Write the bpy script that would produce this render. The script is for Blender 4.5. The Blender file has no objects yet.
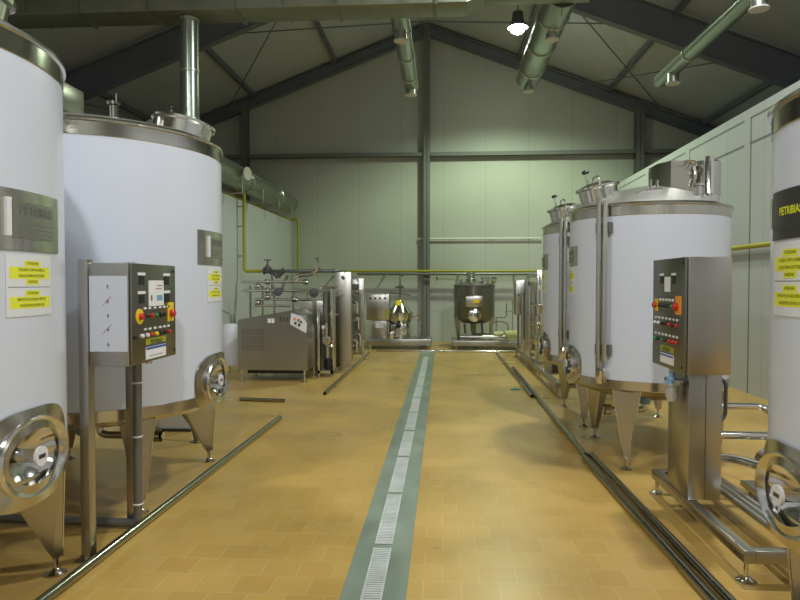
import bpy, bmesh, math, random
from math import sin, cos, pi, radians, atan2, hypot
from mathutils import Vector, Matrix
random.seed(7)
scene = bpy.context.scene
COL = scene.collection

# ------------------------------------------------------------------ camera (eye 1.6 m above the floor)
F, EYE = 640.0, 1.6
a_, b_ = 43 / F, 17 / F
Yc = Vector((a_, b_, 1)).normalized()
Zc = Vector((0, 1, -b_)).normalized()
Xc = Zc.cross(Yc)
right = Vector((Xc[0], Yc[0], Zc[0])); up = Vector((Xc[1], Yc[1], Zc[1])); fwd = Vector((Xc[2], Yc[2], Zc[2]))
cam_d = bpy.data.cameras.new('camera'); cam = bpy.data.objects.new('camera', cam_d); COL.objects.link(cam)
cam_d.sensor_width = 36; cam_d.lens = F / 800 * 36; cam_d.clip_start = .05
cam.matrix_world = Matrix(((right.x, up.x, -fwd.x, 0), (right.y, up.y, -fwd.y, 0), (right.z, up.z, -fwd.z, EYE), (0, 0, 0, 1)))
scene.camera = cam

# ------------------------------------------------------------------ materials
def mat(name, col, rough=.5, metal=0., var=0., vscale=(3, 3, 3), bump=0., bscale=(40, 40, 40), emit=None, spec=None, rvar=0.):
    m = bpy.data.materials.new(name); m.use_nodes = True
    nt = m.node_tree; N = nt.nodes; L = nt.links; b = N['Principled BSDF']
    b.inputs['Base Color'].default_value = (*col, 1); b.inputs['Roughness'].default_value = rough; b.inputs['Metallic'].default_value = metal
    if spec is not None: b.inputs['Specular IOR Level'].default_value = spec
    if emit:
        b.inputs['Emission Color'].default_value = (*emit[0], 1); b.inputs['Emission Strength'].default_value = emit[1]
    if var or bump or rvar:
        tc = N.new('ShaderNodeTexCoord')
        mp = N.new('ShaderNodeMapping'); mp.inputs['Scale'].default_value = vscale; L.new(tc.outputs['Object'], mp.inputs[0])
        nz = N.new('ShaderNodeTexNoise'); nz.inputs['Scale'].default_value = 1; nz.inputs['Detail'].default_value = 4; L.new(mp.outputs[0], nz.inputs['Vector'])
        if var:
            mr = N.new('ShaderNodeMapRange'); mr.inputs[1].default_value = .3; mr.inputs[2].default_value = .7
            mr.inputs[3].default_value = 1 - var; mr.inputs[4].default_value = 1 + var; L.new(nz.outputs['Fac'], mr.inputs[0])
            mx = N.new('ShaderNodeMix'); mx.data_type = 'RGBA'; mx.blend_type = 'MULTIPLY'; mx.inputs[0].default_value = 1
            mx.inputs[6].default_value = (*col, 1); L.new(mr.outputs[0], mx.inputs[7]); L.new(mx.outputs[2], b.inputs['Base Color'])
        if rvar:
            m2 = N.new('ShaderNodeMapRange'); m2.inputs[1].default_value = .3; m2.inputs[2].default_value = .7
            m2.inputs[3].default_value = max(.02, rough - rvar); m2.inputs[4].default_value = rough + rvar
            L.new(nz.outputs['Fac'], m2.inputs[0]); L.new(m2.outputs[0], b.inputs['Roughness'])
        if bump:
            mp2 = N.new('ShaderNodeMapping'); mp2.inputs['Scale'].default_value = bscale; L.new(tc.outputs['Object'], mp2.inputs[0])
            n2 = N.new('ShaderNodeTexNoise'); n2.inputs['Scale'].default_value = 1; L.new(mp2.outputs[0], n2.inputs['Vector'])
            bp = N.new('ShaderNodeBump'); bp.inputs['Strength'].default_value = bump; bp.inputs['Distance'].default_value = .01
            L.new(n2.outputs['Fac'], bp.inputs['Height']); L.new(bp.outputs[0], b.inputs['Normal'])
    return m

M = {}
M['steel'] = mat('brushed stainless steel', (.58, .56, .51), .17, 1)
M['satin'] = mat('satin stainless sheet', (.46, .44, .40), .29, 1, var=.015, vscale=(3, 3, 1.5), rvar=.02)
M['polish'] = mat('polished stainless steel', (.68, .67, .63), .12, 1)
M['floorpipe'] = mat('oily steel pipe', (.34, .33, .27), .2, 1)
M['door'] = mat('polished door dish', (.68, .67, .64), .22, 1)
M['dome'] = mat('matt stainless dome', (.56, .55, .50), .42, 1)
M['darksteel'] = mat('dull dark steel', (.24, .23, .20), .30, .95)
M['white'] = mat('white jacket sheet', (.63, .66, .73), .24, 0, var=.015, vscale=(2, 2, 2))
M['beam'] = mat('grey painted structural steel', (.15, .165, .195), .55, 0, var=.08, vscale=(2, 2, 2))
M['girt'] = mat('weathered grey paint', (.17, .175, .165), .6)
M['galv'] = mat('galvanised sheet', (.50, .53, .48), .34, .85, var=.1, vscale=(7, 7, 7), rvar=.08)
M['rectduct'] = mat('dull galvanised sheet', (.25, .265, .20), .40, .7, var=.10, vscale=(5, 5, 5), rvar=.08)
M['yellow'] = mat('yellow pipe paint', (.40, .35, .025), .4)
M['black'] = mat('black plastic', (.012, .012, .013), .4)
M['dark'] = mat('dark panel insert', (.035, .032, .03), .35)
M['red'] = mat('red plastic', (.55, .03, .02), .3)
M['green'] = mat('green plastic', (.03, .22, .05), .3)
M['yel'] = mat('yellow plastic', (.85, .60, .02), .35)
M['orange'] = mat('orange plastic', (.85, .33, .02), .35)
M['blue'] = mat('blue label print', (.03, .07, .35), .4)
M['bluecap'] = mat('pale blue plastic', (.22, .38, .55), .3)
M['paper'] = mat('white paper', (.80, .80, .80), .6)
M['sticker'] = mat('translucent white sticker', (.72, .73, .73), .35)
M['hilite'] = mat('yellow label print', (.78, .80, .03), .5)
M['badge'] = mat('olive yellow badge', (.35, .36, .02), .4)
M['ink'] = mat('black ink', (.02, .022, .015), .6)
M['greyink'] = mat('grey engraving', (.15, .15, .135), .5)
M['redink'] = mat('reddish print', (.5, .16, .12), .6)
M['plastic_w'] = mat('white plastic', (.72, .72, .74), .4)
M['rubber'] = mat('grey rubber', (.09, .09, .09), .6)
M['cream'] = mat('pale yellow pump paint', (.52, .50, .22), .4)
M['gasgrey'] = mat('grey cast metal', (.13, .135, .13), .5, .3)
M['pipegrey'] = mat('dark grey pipe', (.20, .20, .19), .4, .6)
M['clear'] = mat('clear bowl', (.50, .52, .52), .12, .4)
M['teal'] = mat('green cloth', (.10, .30, .24), .8)
M['lens'] = mat('lamp lens', (.9, .95, .85), .3, 0, emit=((.86, 1., .78), 60))
M['lens2'] = mat('cool lamp lens', (.9, .95, .9), .3, 0, emit=((.92, .97, 1.), 30))
M['cap'] = mat('white duct cap', (.62, .60, .55), .5)

def wall_panel_mat(name, col, axis, pitch, rough=.45):
    """insulated sandwich panel: fine ribs and a joint line every `pitch` metres along an axis (0 = X, 1 = Y)"""
    m = bpy.data.materials.new(name); m.use_nodes = True
    nt = m.node_tree; N = nt.nodes; L = nt.links; b = N['Principled BSDF']; b.inputs['Roughness'].default_value = rough
    tc = N.new('ShaderNodeTexCoord'); sp = N.new('ShaderNodeSeparateXYZ'); L.new(tc.outputs['Object'], sp.inputs[0])
    src = sp.outputs[axis]
    def math_(op, a, v):
        n = N.new('ShaderNodeMath'); n.operation = op; L.new(a, n.inputs[0]); n.inputs[1].default_value = v; return n.outputs[0]
    pp = math_('PINGPONG', src, pitch / 2)
    joint = math_('LESS_THAN', pp, .006)
    rib = math_('PINGPONG', src, .05)
    mx = N.new('ShaderNodeMix'); mx.data_type = 'RGBA'; L.new(joint, mx.inputs[0])
    nz = N.new('ShaderNodeTexNoise'); nz.inputs['Scale'].default_value = 1.3; L.new(tc.outputs['Object'], nz.inputs['Vector'])
    mr = N.new('ShaderNodeMapRange'); mr.inputs[3].default_value = .95; mr.inputs[4].default_value = 1.05; L.new(nz.outputs['Fac'], mr.inputs[0])
    m3 = N.new('ShaderNodeMix'); m3.data_type = 'RGBA'; m3.blend_type = 'MULTIPLY'; m3.inputs[0].default_value = 1
    m3.inputs[6].default_value = (*col, 1); L.new(mr.outputs[0], m3.inputs[7])
    L.new(m3.outputs[2], mx.inputs[6]); mx.inputs[7].default_value = (*[c * .72 for c in col], 1)
    L.new(mx.outputs[2], b.inputs['Base Color'])
    bp = N.new('ShaderNodeBump'); bp.inputs['Strength'].default_value = .25; bp.inputs['Distance'].default_value = .004
    L.new(rib, bp.inputs['Height']); L.new(bp.outputs[0], b.inputs['Normal'])
    return m
M['wall_b'] = wall_panel_mat('back wall panel', (.47, .485, .43), 0, 1.15)
M['wall_s'] = wall_panel_mat('side wall panel', (.475, .485, .49), 1, 1.15)
M['ceil'] = wall_panel_mat('roof panel', (.50, .525, .535), 1, 1.0, .6)

def floor_mat():
    m = bpy.data.materials.new('ochre quarry tile'); m.use_nodes = True
    nt = m.node_tree; N = nt.nodes; L = nt.links; b = N['Principled BSDF']
    tc = N.new('ShaderNodeTexCoord')
    br = N.new('ShaderNodeTexBrick'); L.new(tc.outputs['Object'], br.inputs['Vector'])
    br.offset = .5; br.inputs['Scale'].default_value = 1
    br.inputs['Brick Width'].default_value = .2; br.inputs['Row Height'].default_value = .2
    br.inputs['Mortar Size'].default_value = .0026; br.inputs['Mortar Smooth'].default_value = .3; br.inputs['Bias'].default_value = -.1
    br.inputs['Color1'].default_value = (.53, .338, .088, 1); br.inputs['Color2'].default_value = (.485, .298, .074, 1)
    br.inputs['Mortar'].default_value = (.56, .42, .18, 1)
    nz = N.new('ShaderNodeTexNoise'); nz.inputs['Scale'].default_value = 1.1; nz.inputs['Detail'].default_value = 6; L.new(tc.outputs['Object'], nz.inputs['Vector'])
    mr = N.new('ShaderNodeMapRange'); mr.inputs[1].default_value = .3; mr.inputs[2].default_value = .7; mr.inputs[3].default_value = .86; mr.inputs[4].default_value = 1.12
    L.new(nz.outputs['Fac'], mr.inputs[0])
    mx = N.new('ShaderNodeMix'); mx.data_type = 'RGBA'; mx.blend_type = 'MULTIPLY'; mx.inputs[0].default_value = 1
    L.new(br.outputs['Color'], mx.inputs[6]); L.new(mr.outputs[0], mx.inputs[7]); L.new(mx.outputs[2], b.inputs['Base Color'])
    r2 = N.new('ShaderNodeMapRange'); r2.inputs[1].default_value = .3; r2.inputs[2].default_value = .7; r2.inputs[3].default_value = .24; r2.inputs[4].default_value = .42
    L.new(nz.outputs['Fac'], r2.inputs[0]); L.new(r2.outputs[0], b.inputs['Roughness'])
    bp = N.new('ShaderNodeBump'); bp.inputs['Strength'].default_value = .15; bp.inputs['Distance'].default_value = .003; bp.invert = True
    L.new(br.outputs['Fac'], bp.inputs['Height']); L.new(bp.outputs[0], b.inputs['Normal'])
    return m
M['tile'] = floor_mat()
M['resin'] = mat('grey green resin band', (.215, .26, .20), .38, 0, var=.18, vscale=(5, 2, 5), rvar=.06)
M['grate'] = mat('pale worn grating', (.55, .57, .53), .5, 0, var=.12, vscale=(6, 6, 6))

# spiral duct: fine helical ribs as bump
def spiral_mat():
    m = mat('spiral duct sheet', (.36, .41, .35), .28, .9)
    nt = m.node_tree; N = nt.nodes; L = nt.links; b = N['Principled BSDF']
    tc = N.new('ShaderNodeTexCoord'); sp = N.new('ShaderNodeSeparateXYZ'); L.new(tc.outputs['Object'], sp.inputs[0])
    ad = N.new('ShaderNodeMath'); ad.operation = 'ADD'; L.new(sp.outputs[1], ad.inputs[0]); L.new(sp.outputs[2], ad.inputs[1])
    pp = N.new('ShaderNodeMath'); pp.operation = 'PINGPONG'; L.new(ad.outputs[0], pp.inputs[0]); pp.inputs[1].default_value = .06
    lt = N.new('ShaderNodeMath'); lt.operation = 'LESS_THAN'; L.new(pp.outputs[0], lt.inputs[0]); lt.inputs[1].default_value = .008
    bp = N.new('ShaderNodeBump'); bp.inputs['Strength'].default_value = .6; bp.inputs['Distance'].default_value = .006
    L.new(lt.outputs[0], bp.inputs['Height']); L.new(bp.outputs[0], b.inputs['Normal'])
    return m
M['spiral'] = spiral_mat()

# ------------------------------------------------------------------ mesh builder
class MB:
    def __init__(s): s.v = []; s.f = []; s.mi = []; s.mats = []
    def slot(s, m):
        if m not in s.mats: s.mats.append(m)
        return s.mats.index(m)
    def add(s, vs, fs, m):
        o = len(s.v); s.v += [tuple(v) for v in vs]; k = s.slot(m)
        for f in fs: s.f.append([i + o for i in f]); s.mi.append(k)
        return s
    def box(s, x0, x1, y0, y1, z0, z1, m, bev=0.):
        if bev:
            bm = bmesh.new(); bmesh.ops.create_cube(bm, size=1)
            for v in bm.verts: v.co = Vector(((x0 + x1) / 2 + v.co.x * (x1 - x0), (y0 + y1) / 2 + v.co.y * (y1 - y0), (z0 + z1) / 2 + v.co.z * (z1 - z0)))
            bmesh.ops.bevel(bm, geom=bm.edges[:], offset=bev, segments=2, profile=.5, affect='EDGES')
            bm.verts.index_update()
            s.add([v.co for v in bm.verts], [[v.index for v in f.verts] for f in bm.faces], m); bm.free(); return s
        vs = [(x, y, z) for x in (x0, x1) for y in (y0, y1) for z in (z0, z1)]
        return s.add(vs, [(0, 1, 3, 2), (4, 6, 7, 5), (0, 4, 5, 1), (2, 3, 7, 6), (0, 2, 6, 4), (1, 5, 7, 3)], m)
    def hexa(s, b, t, m):
        """prism between two polygons with the same number of points"""
        n = len(b)
        return s.add(list(b) + list(t), [list(range(n))[::-1], [n + i for i in range(n)]] + [(i, (i + 1) % n, n + (i + 1) % n, n + i) for i in range(n)], m)
    def tube(s, path, r, m, n=12, caps=True):
        P = [Vector(p) for p in path]; R = r if isinstance(r, (list, tuple)) else [r] * len(P)
        T = []
        for i in range(len(P)):
            d = Vector((0, 0, 0))
            if i > 0: d += (P[i] - P[i - 1]).normalized()
            if i < len(P) - 1: d += (P[i + 1] - P[i]).normalized()
            T.append(d.normalized())
        u = T[0].orthogonal().normalized(); vs = []
        for i, p in enumerate(P):
            if i:
                q = T[i - 1].rotation_difference(T[i]); u = q @ u
            u = (u - T[i] * u.dot(T[i])).normalized(); w = T[i].cross(u)
            k = 1.
            if 0 < i < len(P) - 1:
                c = (P[i] - P[i - 1]).normalized().dot(T[i]); k = 1 / max(.5, c) if c < .98 else 1.
            vs += [p + (u * cos(2 * pi * j / n) + w * sin(2 * pi * j / n)) * R[i] for j in range(n)]
        fs = [(i * n + j, i * n + (j + 1) % n, (i + 1) * n + (j + 1) % n, (i + 1) * n + j) for i in range(len(P) - 1) for j in range(n)]
        if caps: fs += [list(range(n))[::-1], [(len(P) - 1) * n + j for j in range(n)]]
        return s.add(vs, fs, m)
    def rod(s, p0, p1, r, m, n=12): return s.tube([p0, p1], r, m, n)
    def lathe(s, prof, m, n=48, c=(0, 0, 0), axis=(0, 0, 1), a0=0, a1=2 * pi):
        ax = Vector(axis).normalized(); q = Vector((0, 0, 1)).rotation_difference(ax); c = Vector(c)
        full = abs(a1 - a0 - 2 * pi) < 1e-6; k = n if full else n + 1
        vs = []
        for r, z in prof:
            for j in range(k):
                a = a0 + (a1 - a0) * j / n; vs.append(c + q @ Vector((r * cos(a), r * sin(a), z)))
        fs = []
        for i in range(len(prof) - 1):
            for j in range(n):
                j2 = (j + 1) % k
                fs.append((i * k + j, i * k + j2, (i + 1) * k + j2, (i + 1) * k + j))
        return s.add(vs, fs, m)
    def build(s, name, parent=None, loc=None, m=None, angle=35):
        me = bpy.data.meshes.new(name); me.from_pydata(s.v, [], s.f)
        for k in s.mats: me.materials.append(M[k])
        me.polygons.foreach_set('material_index', s.mi)
        bm = bmesh.new(); bm.from_mesh(me); bmesh.ops.remove_doubles(bm, verts=bm.verts, dist=1e-6)
        bmesh.ops.recalc_face_normals(bm, faces=bm.faces); bm.to_mesh(me); bm.free()
        me.polygons.foreach_set('use_smooth', [True] * len(me.polygons)); me.set_sharp_from_angle(angle=radians(angle)); me.update()
        o = bpy.data.objects.new(name, me); COL.objects.link(o)
        if parent: o.parent = parent
        if loc: o.location = loc
        return o

def tag(o, label, cat, group=None):
    o['label'] = label; o['category'] = cat
    if group: o['group'] = group
    return o
def thing(name, loc, label, cat, group=None):
    o = bpy.data.objects.new(name, None); o.empty_display_size = .1; COL.objects.link(o); o.location = loc
    return tag(o, label, cat, group)
def struct(o): o['kind'] = 'structure'; return o
def fillet(pts, r, k=5):
    P = [Vector(p) for p in pts]; out = [P[0]]
    for i in range(1, len(P) - 1):
        d0 = (P[i - 1] - P[i]); d1 = (P[i + 1] - P[i]); rr = min(r, d0.length * .49, d1.length * .49)
        s0 = P[i] + d0.normalized() * rr; s1 = P[i] + d1.normalized() * rr
        for j in range(k + 1):
            t = j / k; out.append(s0 * (1 - t) ** 2 + P[i] * 2 * t * (1 - t) + s1 * t * t)
    out.append(P[-1]); return out
def text(mb, s, size, m, put, bold=.0, sx=1.):
    """real glyph outlines; put(u, v) maps the flat text (centred on 0,0) onto the surface"""
    cu = bpy.data.curves.new('t', 'FONT'); cu.body = s; cu.size = size; cu.align_x = 'CENTER'; cu.align_y = 'CENTER'; cu.resolution_u = 2; cu.offset = bold
    o = bpy.data.objects.new('t', cu); COL.objects.link(o)
    me = bpy.data.meshes.new_from_object(o.evaluated_get(bpy.context.evaluated_depsgraph_get()))
    vs = [put(v.co.x * sx, v.co.y) for v in me.vertices]; fs = [list(p.vertices) for p in me.polygons]
    mb.add(vs, fs, m)
    bpy.data.objects.remove(o); bpy.data.curves.remove(cu); bpy.data.meshes.remove(me)
def plane_put(org, ux, uy):
    org = Vector(org); ux = Vector(ux); uy = Vector(uy)
    return lambda u, v: org + ux * u + uy * v
def cyl_put(R, az, z): return lambda u, v: (R * cos(az + u / R), R * sin(az + u / R), z + v)
def patch(mb, put, u0, u1, v0, v1, m, nu=1):
    vs = []
    for i in range(nu + 1):
        u = u0 + (u1 - u0) * i / nu; vs += [put(u, v0), put(u, v1)]
    mb.add(vs, [(2 * i, 2 * i + 2, 2 * i + 3, 2 * i + 1) for i in range(nu)], m)
def slab(mb, R, az, z, w, h, t, m, nu=12, round_top=0.):
    """curved sheet wrapped on a cylinder, thickness t"""
    inn = cyl_put(R, az, z); out_ = lambda u, v: (lambda p: ((R + t) * cos(az + u / R), (R + t) * sin(az + u / R), z + v))(0)
    vs = []
    for i in range(nu + 1):
        u = -w / 2 + w * i / nu
        vs += [inn(u, -h / 2), inn(u, h / 2), out_(u, h / 2), out_(u, -h / 2)]
    fs = []
    for i in range(nu):
        o = 4 * i
        for k in range(4): fs.append((o + k, o + 4 + k, o + 4 + (k + 1) % 4, o + (k + 1) % 4))
    fs += [(0, 1, 2, 3), (4 * nu + 3, 4 * nu + 2, 4 * nu + 1, 4 * nu)]
    mb.add(vs, fs, m)

# ------------------------------------------------------------------ the room
XL, XR, YB = -4.15, 4.42, 17.5
APX, APZ, SL = -.45, 8.62, .385           # roof ridge and slope
XO = 8.6
roofz = lambda x: APZ - SL * abs(x - APX)
YF = -5.0
mb = MB(); mb.box(-XO, XO, YF, YB + .2, -.15, 0, 'tile'); struct(mb.build('floor'))
mb = MB()
for sx in (-1, 1):
    x0, x1 = APX, sx * XO; q = .12
    mb.hexa([(x0, YF, roofz(x0)), (x1, YF, roofz(x1)), (x1, YB + .2, roofz(x1)), (x0, YB + .2, roofz(x0))],
            [(x0, YF, roofz(x0) + q), (x1, YF, roofz(x1) + q), (x1, YB + .2, roofz(x1) + q), (x0, YB + .2, roofz(x0) + q)], 'ceil')
struct(mb.build('ceiling'))
def gable(y0, y1, name, m):
    mb = MB(); P = [(-XO, 0), (XO, 0), (XO, roofz(XO)), (APX, APZ), (-XO, roofz(-XO))]
    mb.hexa([(x, y0, z) for x, z in P], [(x, y1, z) for x, z in P], m); struct(mb.build(name))
gable(YB, YB + .2, 'wall_back', 'wall_b'); gable(YF - .2, YF, 'wall_front', 'wall_b')
for nm, x0, x1, h in (('wall_left', XL - .14, XL, 3.30), ('wall_right', XR, XR + .16, 4.12)):
    mb = MB(); mb.box(x0, x1, YF, YB, 0, h, 'wall_s'); struct(mb.build(nm))
mb = MB(); mb.box(-XO - .15, -XO, YF, YB, 0, roofz(XO), 'wall_s'); struct(mb.build('wall_far_left'))
mb = MB(); mb.box(XO, XO + .15, YF, YB, 0, roofz(XO), 'wall_s'); struct(mb.build('wall_far_right'))
# shadow gaps and joints of the right-hand panel wall
k = 1
MOD = [(2.9, 5.0), (5.2, 7.3), (7.5, 9.6), (9.8, 11.9), (12.1, 14.2), (14.4, 16.5)]
for yn, yf in MOD:
    mb = MB()
    mb.box(XR - .004, XR, yn, yf, 3.965, 3.99, 'girt'); mb.box(XR - .004, XR, yn, yf, 3.60, 3.63, 'girt')
    mb.box(XR - .004, XR, yf - .03, yf, 0, 3.99, 'girt')
    struct(mb.build('trim_%d' % k)); k += 1
# resin band set into the tiles
mb = MB(); mb.box(-.52, -.185, YF, 15.2, 0, .004, 'resin'); struct(mb.build('trim_%d' % k))

# drain gratings, about a metre each
def grate(y0, y1, i):
    mb = MB(); x0, x1 = -.413, -.305; z0 = .004
    mb.box(x0, x0 + .008, y0, y1, z0, z0 + .008, 'grate'); mb.box(x1 - .008, x1, y0, y1, z0, z0 + .008, 'grate')
    n = int((y1 - y0) / .024)
    for j in range(n):
        yy = y0 + (y1 - y0) * j / n; mb.box(x0 + .008, x1 - .008, yy, yy + .016, z0, z0 + .007, 'grate')
    mb.box(x0 + .008, x1 - .008, y0, y1, z0, z0 + .0015, 'gasgrey')
    o = mb.build('drain_grate', loc=(0, 0, 0))
    return o
gy = [1.9, 2.93, 3.83, 4.80, 5.83, 6.86, 7.85, 8.85, 9.85, 10.85, 11.85, 12.85, 13.85]
ordn = ['first', 'second', 'third', 'fourth', 'fifth', 'sixth', 'seventh', 'eighth', 'ninth', 'tenth', 'eleventh', 'twelfth']
for i in range(12):
    o = grate(gy[i] + .02, gy[i + 1] - .04, i)
    tag(o, 'pale slotted drain grate in the grey floor band, ' + ordn[i] + ' counting from the camera', 'drain grate', 'grates along the floor drain')

# ------------------------------------------------------------------ structural steel
def hbeam(mb, p0, p1, hgt, wid, m, tw=.012, tf=.016):
    """I-section between two points in the XZ plane; web in that plane, flanges across Y"""
    p0 = Vector(p0); p1 = Vector(p1); d = (p1 - p0).normalized(); n = Vector((-d.z, 0, d.x))
    if n.z < 0: n = -n
    y = Vector((0, 1, 0))
    def bar(o0, o1, w):
        b = [p0 + n * o0 - y * w, p0 + n * o1 - y * w, p0 + n * o1 + y * w, p0 + n * o0 + y * w]
        mb.hexa(b, [q + (p1 - p0) for q in b], m)
    bar(-hgt / 2, -hgt / 2 + tf, wid / 2); bar(hgt / 2 - tf, hgt / 2, wid / 2); bar(-hgt / 2 + tf, hgt / 2 - tf, tw / 2)
for y, hg, nm in ((YB - .13, .26, 'against the back wall'), (12.5, .58, 'crossing the hall before the back bay')):
    for sx, sd in ((-1, 'left'), (1, 'right')):
        x1 = sx * 8.5; mb = MB()
        off = .10 + hg / 2
        hbeam(mb, (APX + .012 * sx, y, APZ - off * 1.07), (x1, y, roofz(x1) - off * 1.07), hg, .18, 'beam')
        tag(mb.build('roof_rafter'), 'dark grey steel roof rafter %s, %s slope' % (nm, sd), 'beam', 'roof rafters')
for x, w, lab in ((-.44, .17, 'tall centre steel column on the back wall, floor to ridge'), (-5.43, .17, 'grey steel column on the back wall above the left partition'), (5.15, .2, 'grey steel column on the back wall above the right partition')):
    mb = MB(); z1 = roofz(x) - .30; y0, y1 = YB - .26, YB
    mb.box(x - w / 2, x + w / 2, y0, y0 + .014, 0, z1, 'girt'); mb.box(x - w / 2, x + w / 2, y1 - .014, y1, 0, z1, 'girt'); mb.box(x - .006, x + .006, y0, y1, 0, z1, 'girt')
    tag(mb.build('steel_column'), lab, 'column', 'back wall columns')
for x0, x1, lab in ((-8.5, -5.53, 'horizontal wall girt left of the left back column'), (-5.33, -.54, 'long horizontal girt between left and centre back columns'), (-.34, 5.04, 'long horizontal girt between centre and right back columns'), (5.26, 8.5, 'horizontal wall girt right of the right back column')):
    mb = MB(); y0 = YB - .2
    mb.box(x0, x1, y0, YB, 5.10, 5.115, 'beam'); mb.box(x0, x1, y0, y0 + .012, 5.0, 5.10, 'girt'); mb.box(x0, x1, y0, y0 + .06, 5.0, 5.012, 'girt')
    tag(mb.build('wall_girt'), 'grey ' + lab, 'beam', 'back wall girts')
for off, sd in ((2.45, 1), (4.8, 1), (7.2, 1), (-2.45, -1), (-4.7, -1), (-7.1, -1)):
    x = APX + off; z = roofz(x) - .012; mb = MB()
    mb.hexa([(x - .03, 2.0, z - .02), (x + .03, 2.0, z - .02), (x + .03, 2.0, z - .13), (x - .03, 2.0, z - .13)][::-1], [(x - .03, YB - .02, z - .02), (x + .03, YB - .02, z - .02), (x + .03, YB - .02, z - .13), (x - .03, YB - .02, z - .13)][::-1], 'beam')
    mb.box(x - .045, x + .045, 2.0, YB - .02, z - .142, z - .13, 'beam')
    tag(mb.build('roof_purlin'), 'dark roof purlin on the %s slope, %s from the ridge' % ('right' if sd > 0 else 'left', {2: 'first', 4: 'second', 7: 'third'}[int(abs(off))]), 'beam', 'roof purlins')
rods = [((-5.25, 12.7, 6.55), (-.45, 12.75, 6.75), 'thin tie rod crossing under the left roof slope'), ((-.45, 12.75, 6.75), (4.35, 12.7, 6.55), 'thin tie rod crossing under the right roof slope'),
        ((-2.95, 12.7, 7.45), (-5.9, 17.2, 6.25), 'thin diagonal brace rod on the left roof slope'), ((2.1, 12.7, 7.45), (5.6, 17.2, 6.2), 'thin diagonal brace rod on the right roof slope by the lamp'),
        ((6.2, 12.7, 5.95), (3.6, 17.2, 6.8), 'thin diagonal brace rod low on the right roof slope'), ((-8.0, 12.7, 5.4), (-6.7, 17.2, 5.85), 'thin diagonal brace rod low on the left roof slope')]
for p, q, lab in rods:
    mb = MB(); mb.rod(p, q, .014, 'beam', 8); tag(mb.build('brace_rod'), lab, 'brace', 'roof brace rods')

# ------------------------------------------------------------------ lamps
def lamp(x, y, z, lab, m, power, col, spot=150, blend=.35, size=.18):
    t = thing('bay_lamp', (x, y, z), lab, 'lamp', 'high bay lamps')
    mb = MB(); mb.lathe([(.02, .34), (.10, .32), (.12, .16), (.22, .0), (.225, 0), (.13, .17), (.11, .335), (.02, .35)], 'gasgrey', 32); mb.build('reflector', t)
    mb = MB(); mb.lathe([(0, -.13), (.08, -.115), (.14, -.07), (.165, 0), (.16, .03), (0, .03)], m, 32); mb.build('lens', t)
    mb = MB(); mb.rod((0, 0, .34), (0, 0, roofz(x) - z), .012, 'gasgrey', 8); mb.build('hanger', t)
    ld = bpy.data.lights.new('lamp light', 'SPOT'); ld.energy = power; ld.color = col; ld.spot_size = radians(spot); ld.spot_blend = blend; ld.shadow_soft_size = size
    lo = bpy.data.objects.new('lamp_light', ld); COL.objects.link(lo); lo.parent = t; lo.location = (0, 0, -.36)
    return t
GREEN = (.80, 1., .70); COOL = (.93, .97, 1.)
lamp(1.60, 14.1, 7.10, 'glowing high bay lamp under the right roof slope near the back wall', 'lens', 800, GREEN, 152, .5)
lamp(2.5, 5.4, 7.1, 'high bay lamp above the right-hand tanks', 'lens2', 700, COOL, 160, .3)
lamp(-.3, -1.0, 7.2, 'high bay lamp above the aisle behind the camera', 'lens2', 760, COOL, 160, .3)
lamp(3.9, 1.2, 6.4, 'high bay lamp over the near right wall', 'lens2', 350, COOL, 160, .3)
lamp(-3.9, 2.0, 6.6, 'high bay lamp over the near left wall', 'lens2', 400, COOL, 160, .3)

# ------------------------------------------------------------------ ventilation ducts
t = thing('ventilation_duct', (0, 8.6, 5.22), 'large dull rectangular sheet metal duct spanning the hall overhead', 'duct')
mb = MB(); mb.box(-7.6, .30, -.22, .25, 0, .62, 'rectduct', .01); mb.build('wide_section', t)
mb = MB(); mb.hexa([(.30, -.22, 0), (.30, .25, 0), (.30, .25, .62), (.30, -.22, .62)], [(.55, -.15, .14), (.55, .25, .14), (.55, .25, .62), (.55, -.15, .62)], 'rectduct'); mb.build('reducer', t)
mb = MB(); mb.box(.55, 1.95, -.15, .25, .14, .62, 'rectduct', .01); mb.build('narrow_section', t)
for x in (-6.3, -4.9, -3.95, -2.75, -1.4, -.1):
    mb = MB()
    for (y0, y1, z0, z1) in ((-.245, -.22, -.02, .64), (.25, .275, -.02, .64), (-.22, .25, -.022, 0), (-.22, .25, .62, .64)): mb.box(x - .018, x + .018, y0, y1, z0, z1, 'rectduct')
    mb.build('flange', t)
for x in (-5.6, -2.1, 1.6):
    for yy in (-.27, .30):
        mb = MB(); mb.rod((x, yy, .0), (x, yy, roofz(x) - 5.22), .006, 'gasgrey', 6); mb.build('hanger_rod', t)
def round_duct(x, y0, y1, z, r, stubs, lab, stub_dir=(0, 0, -1), n=28):
    t = thing('spiral_duct', (x, y0, z), lab, 'duct', 'round spiral ducts')
    mb = MB(); L_ = y1 - y0
    mb.lathe([(0, 0), (r, 0), (r, L_ - .02), (r * .96, L_), (0, L_), ], 'spiral', n, axis=(0, 1, 0)); mb.build('duct_tube', t)
    for k in range(3):
        yy = L_ * (.2 + .3 * k); mb = MB(); mb.lathe([(r + .004, yy), (r + .014, yy + .01), (r + .014, yy + .04), (r + .004, yy + .05)], 'galv', n, axis=(0, 1, 0)); mb.build('coupling_ring', t)
    for (sy, ln, sr) in stubs:
        d = Vector(stub_dir); o = Vector((0, sy - y0, 0))
        mb = MB(); mb.rod(o + d * r * .6, o + d * (r + ln), sr, 'galv', 20); sb = mb.build('outlet_stub', t)
        mb = MB(); q = o + d * (r + ln); mb.lathe([(0, 0), (sr * 1.25, 0), (sr * 1.25, .02), (0, .02)], 'cap', 20, c=q, axis=d); mb.build('cap', sb)
    return t
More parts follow.
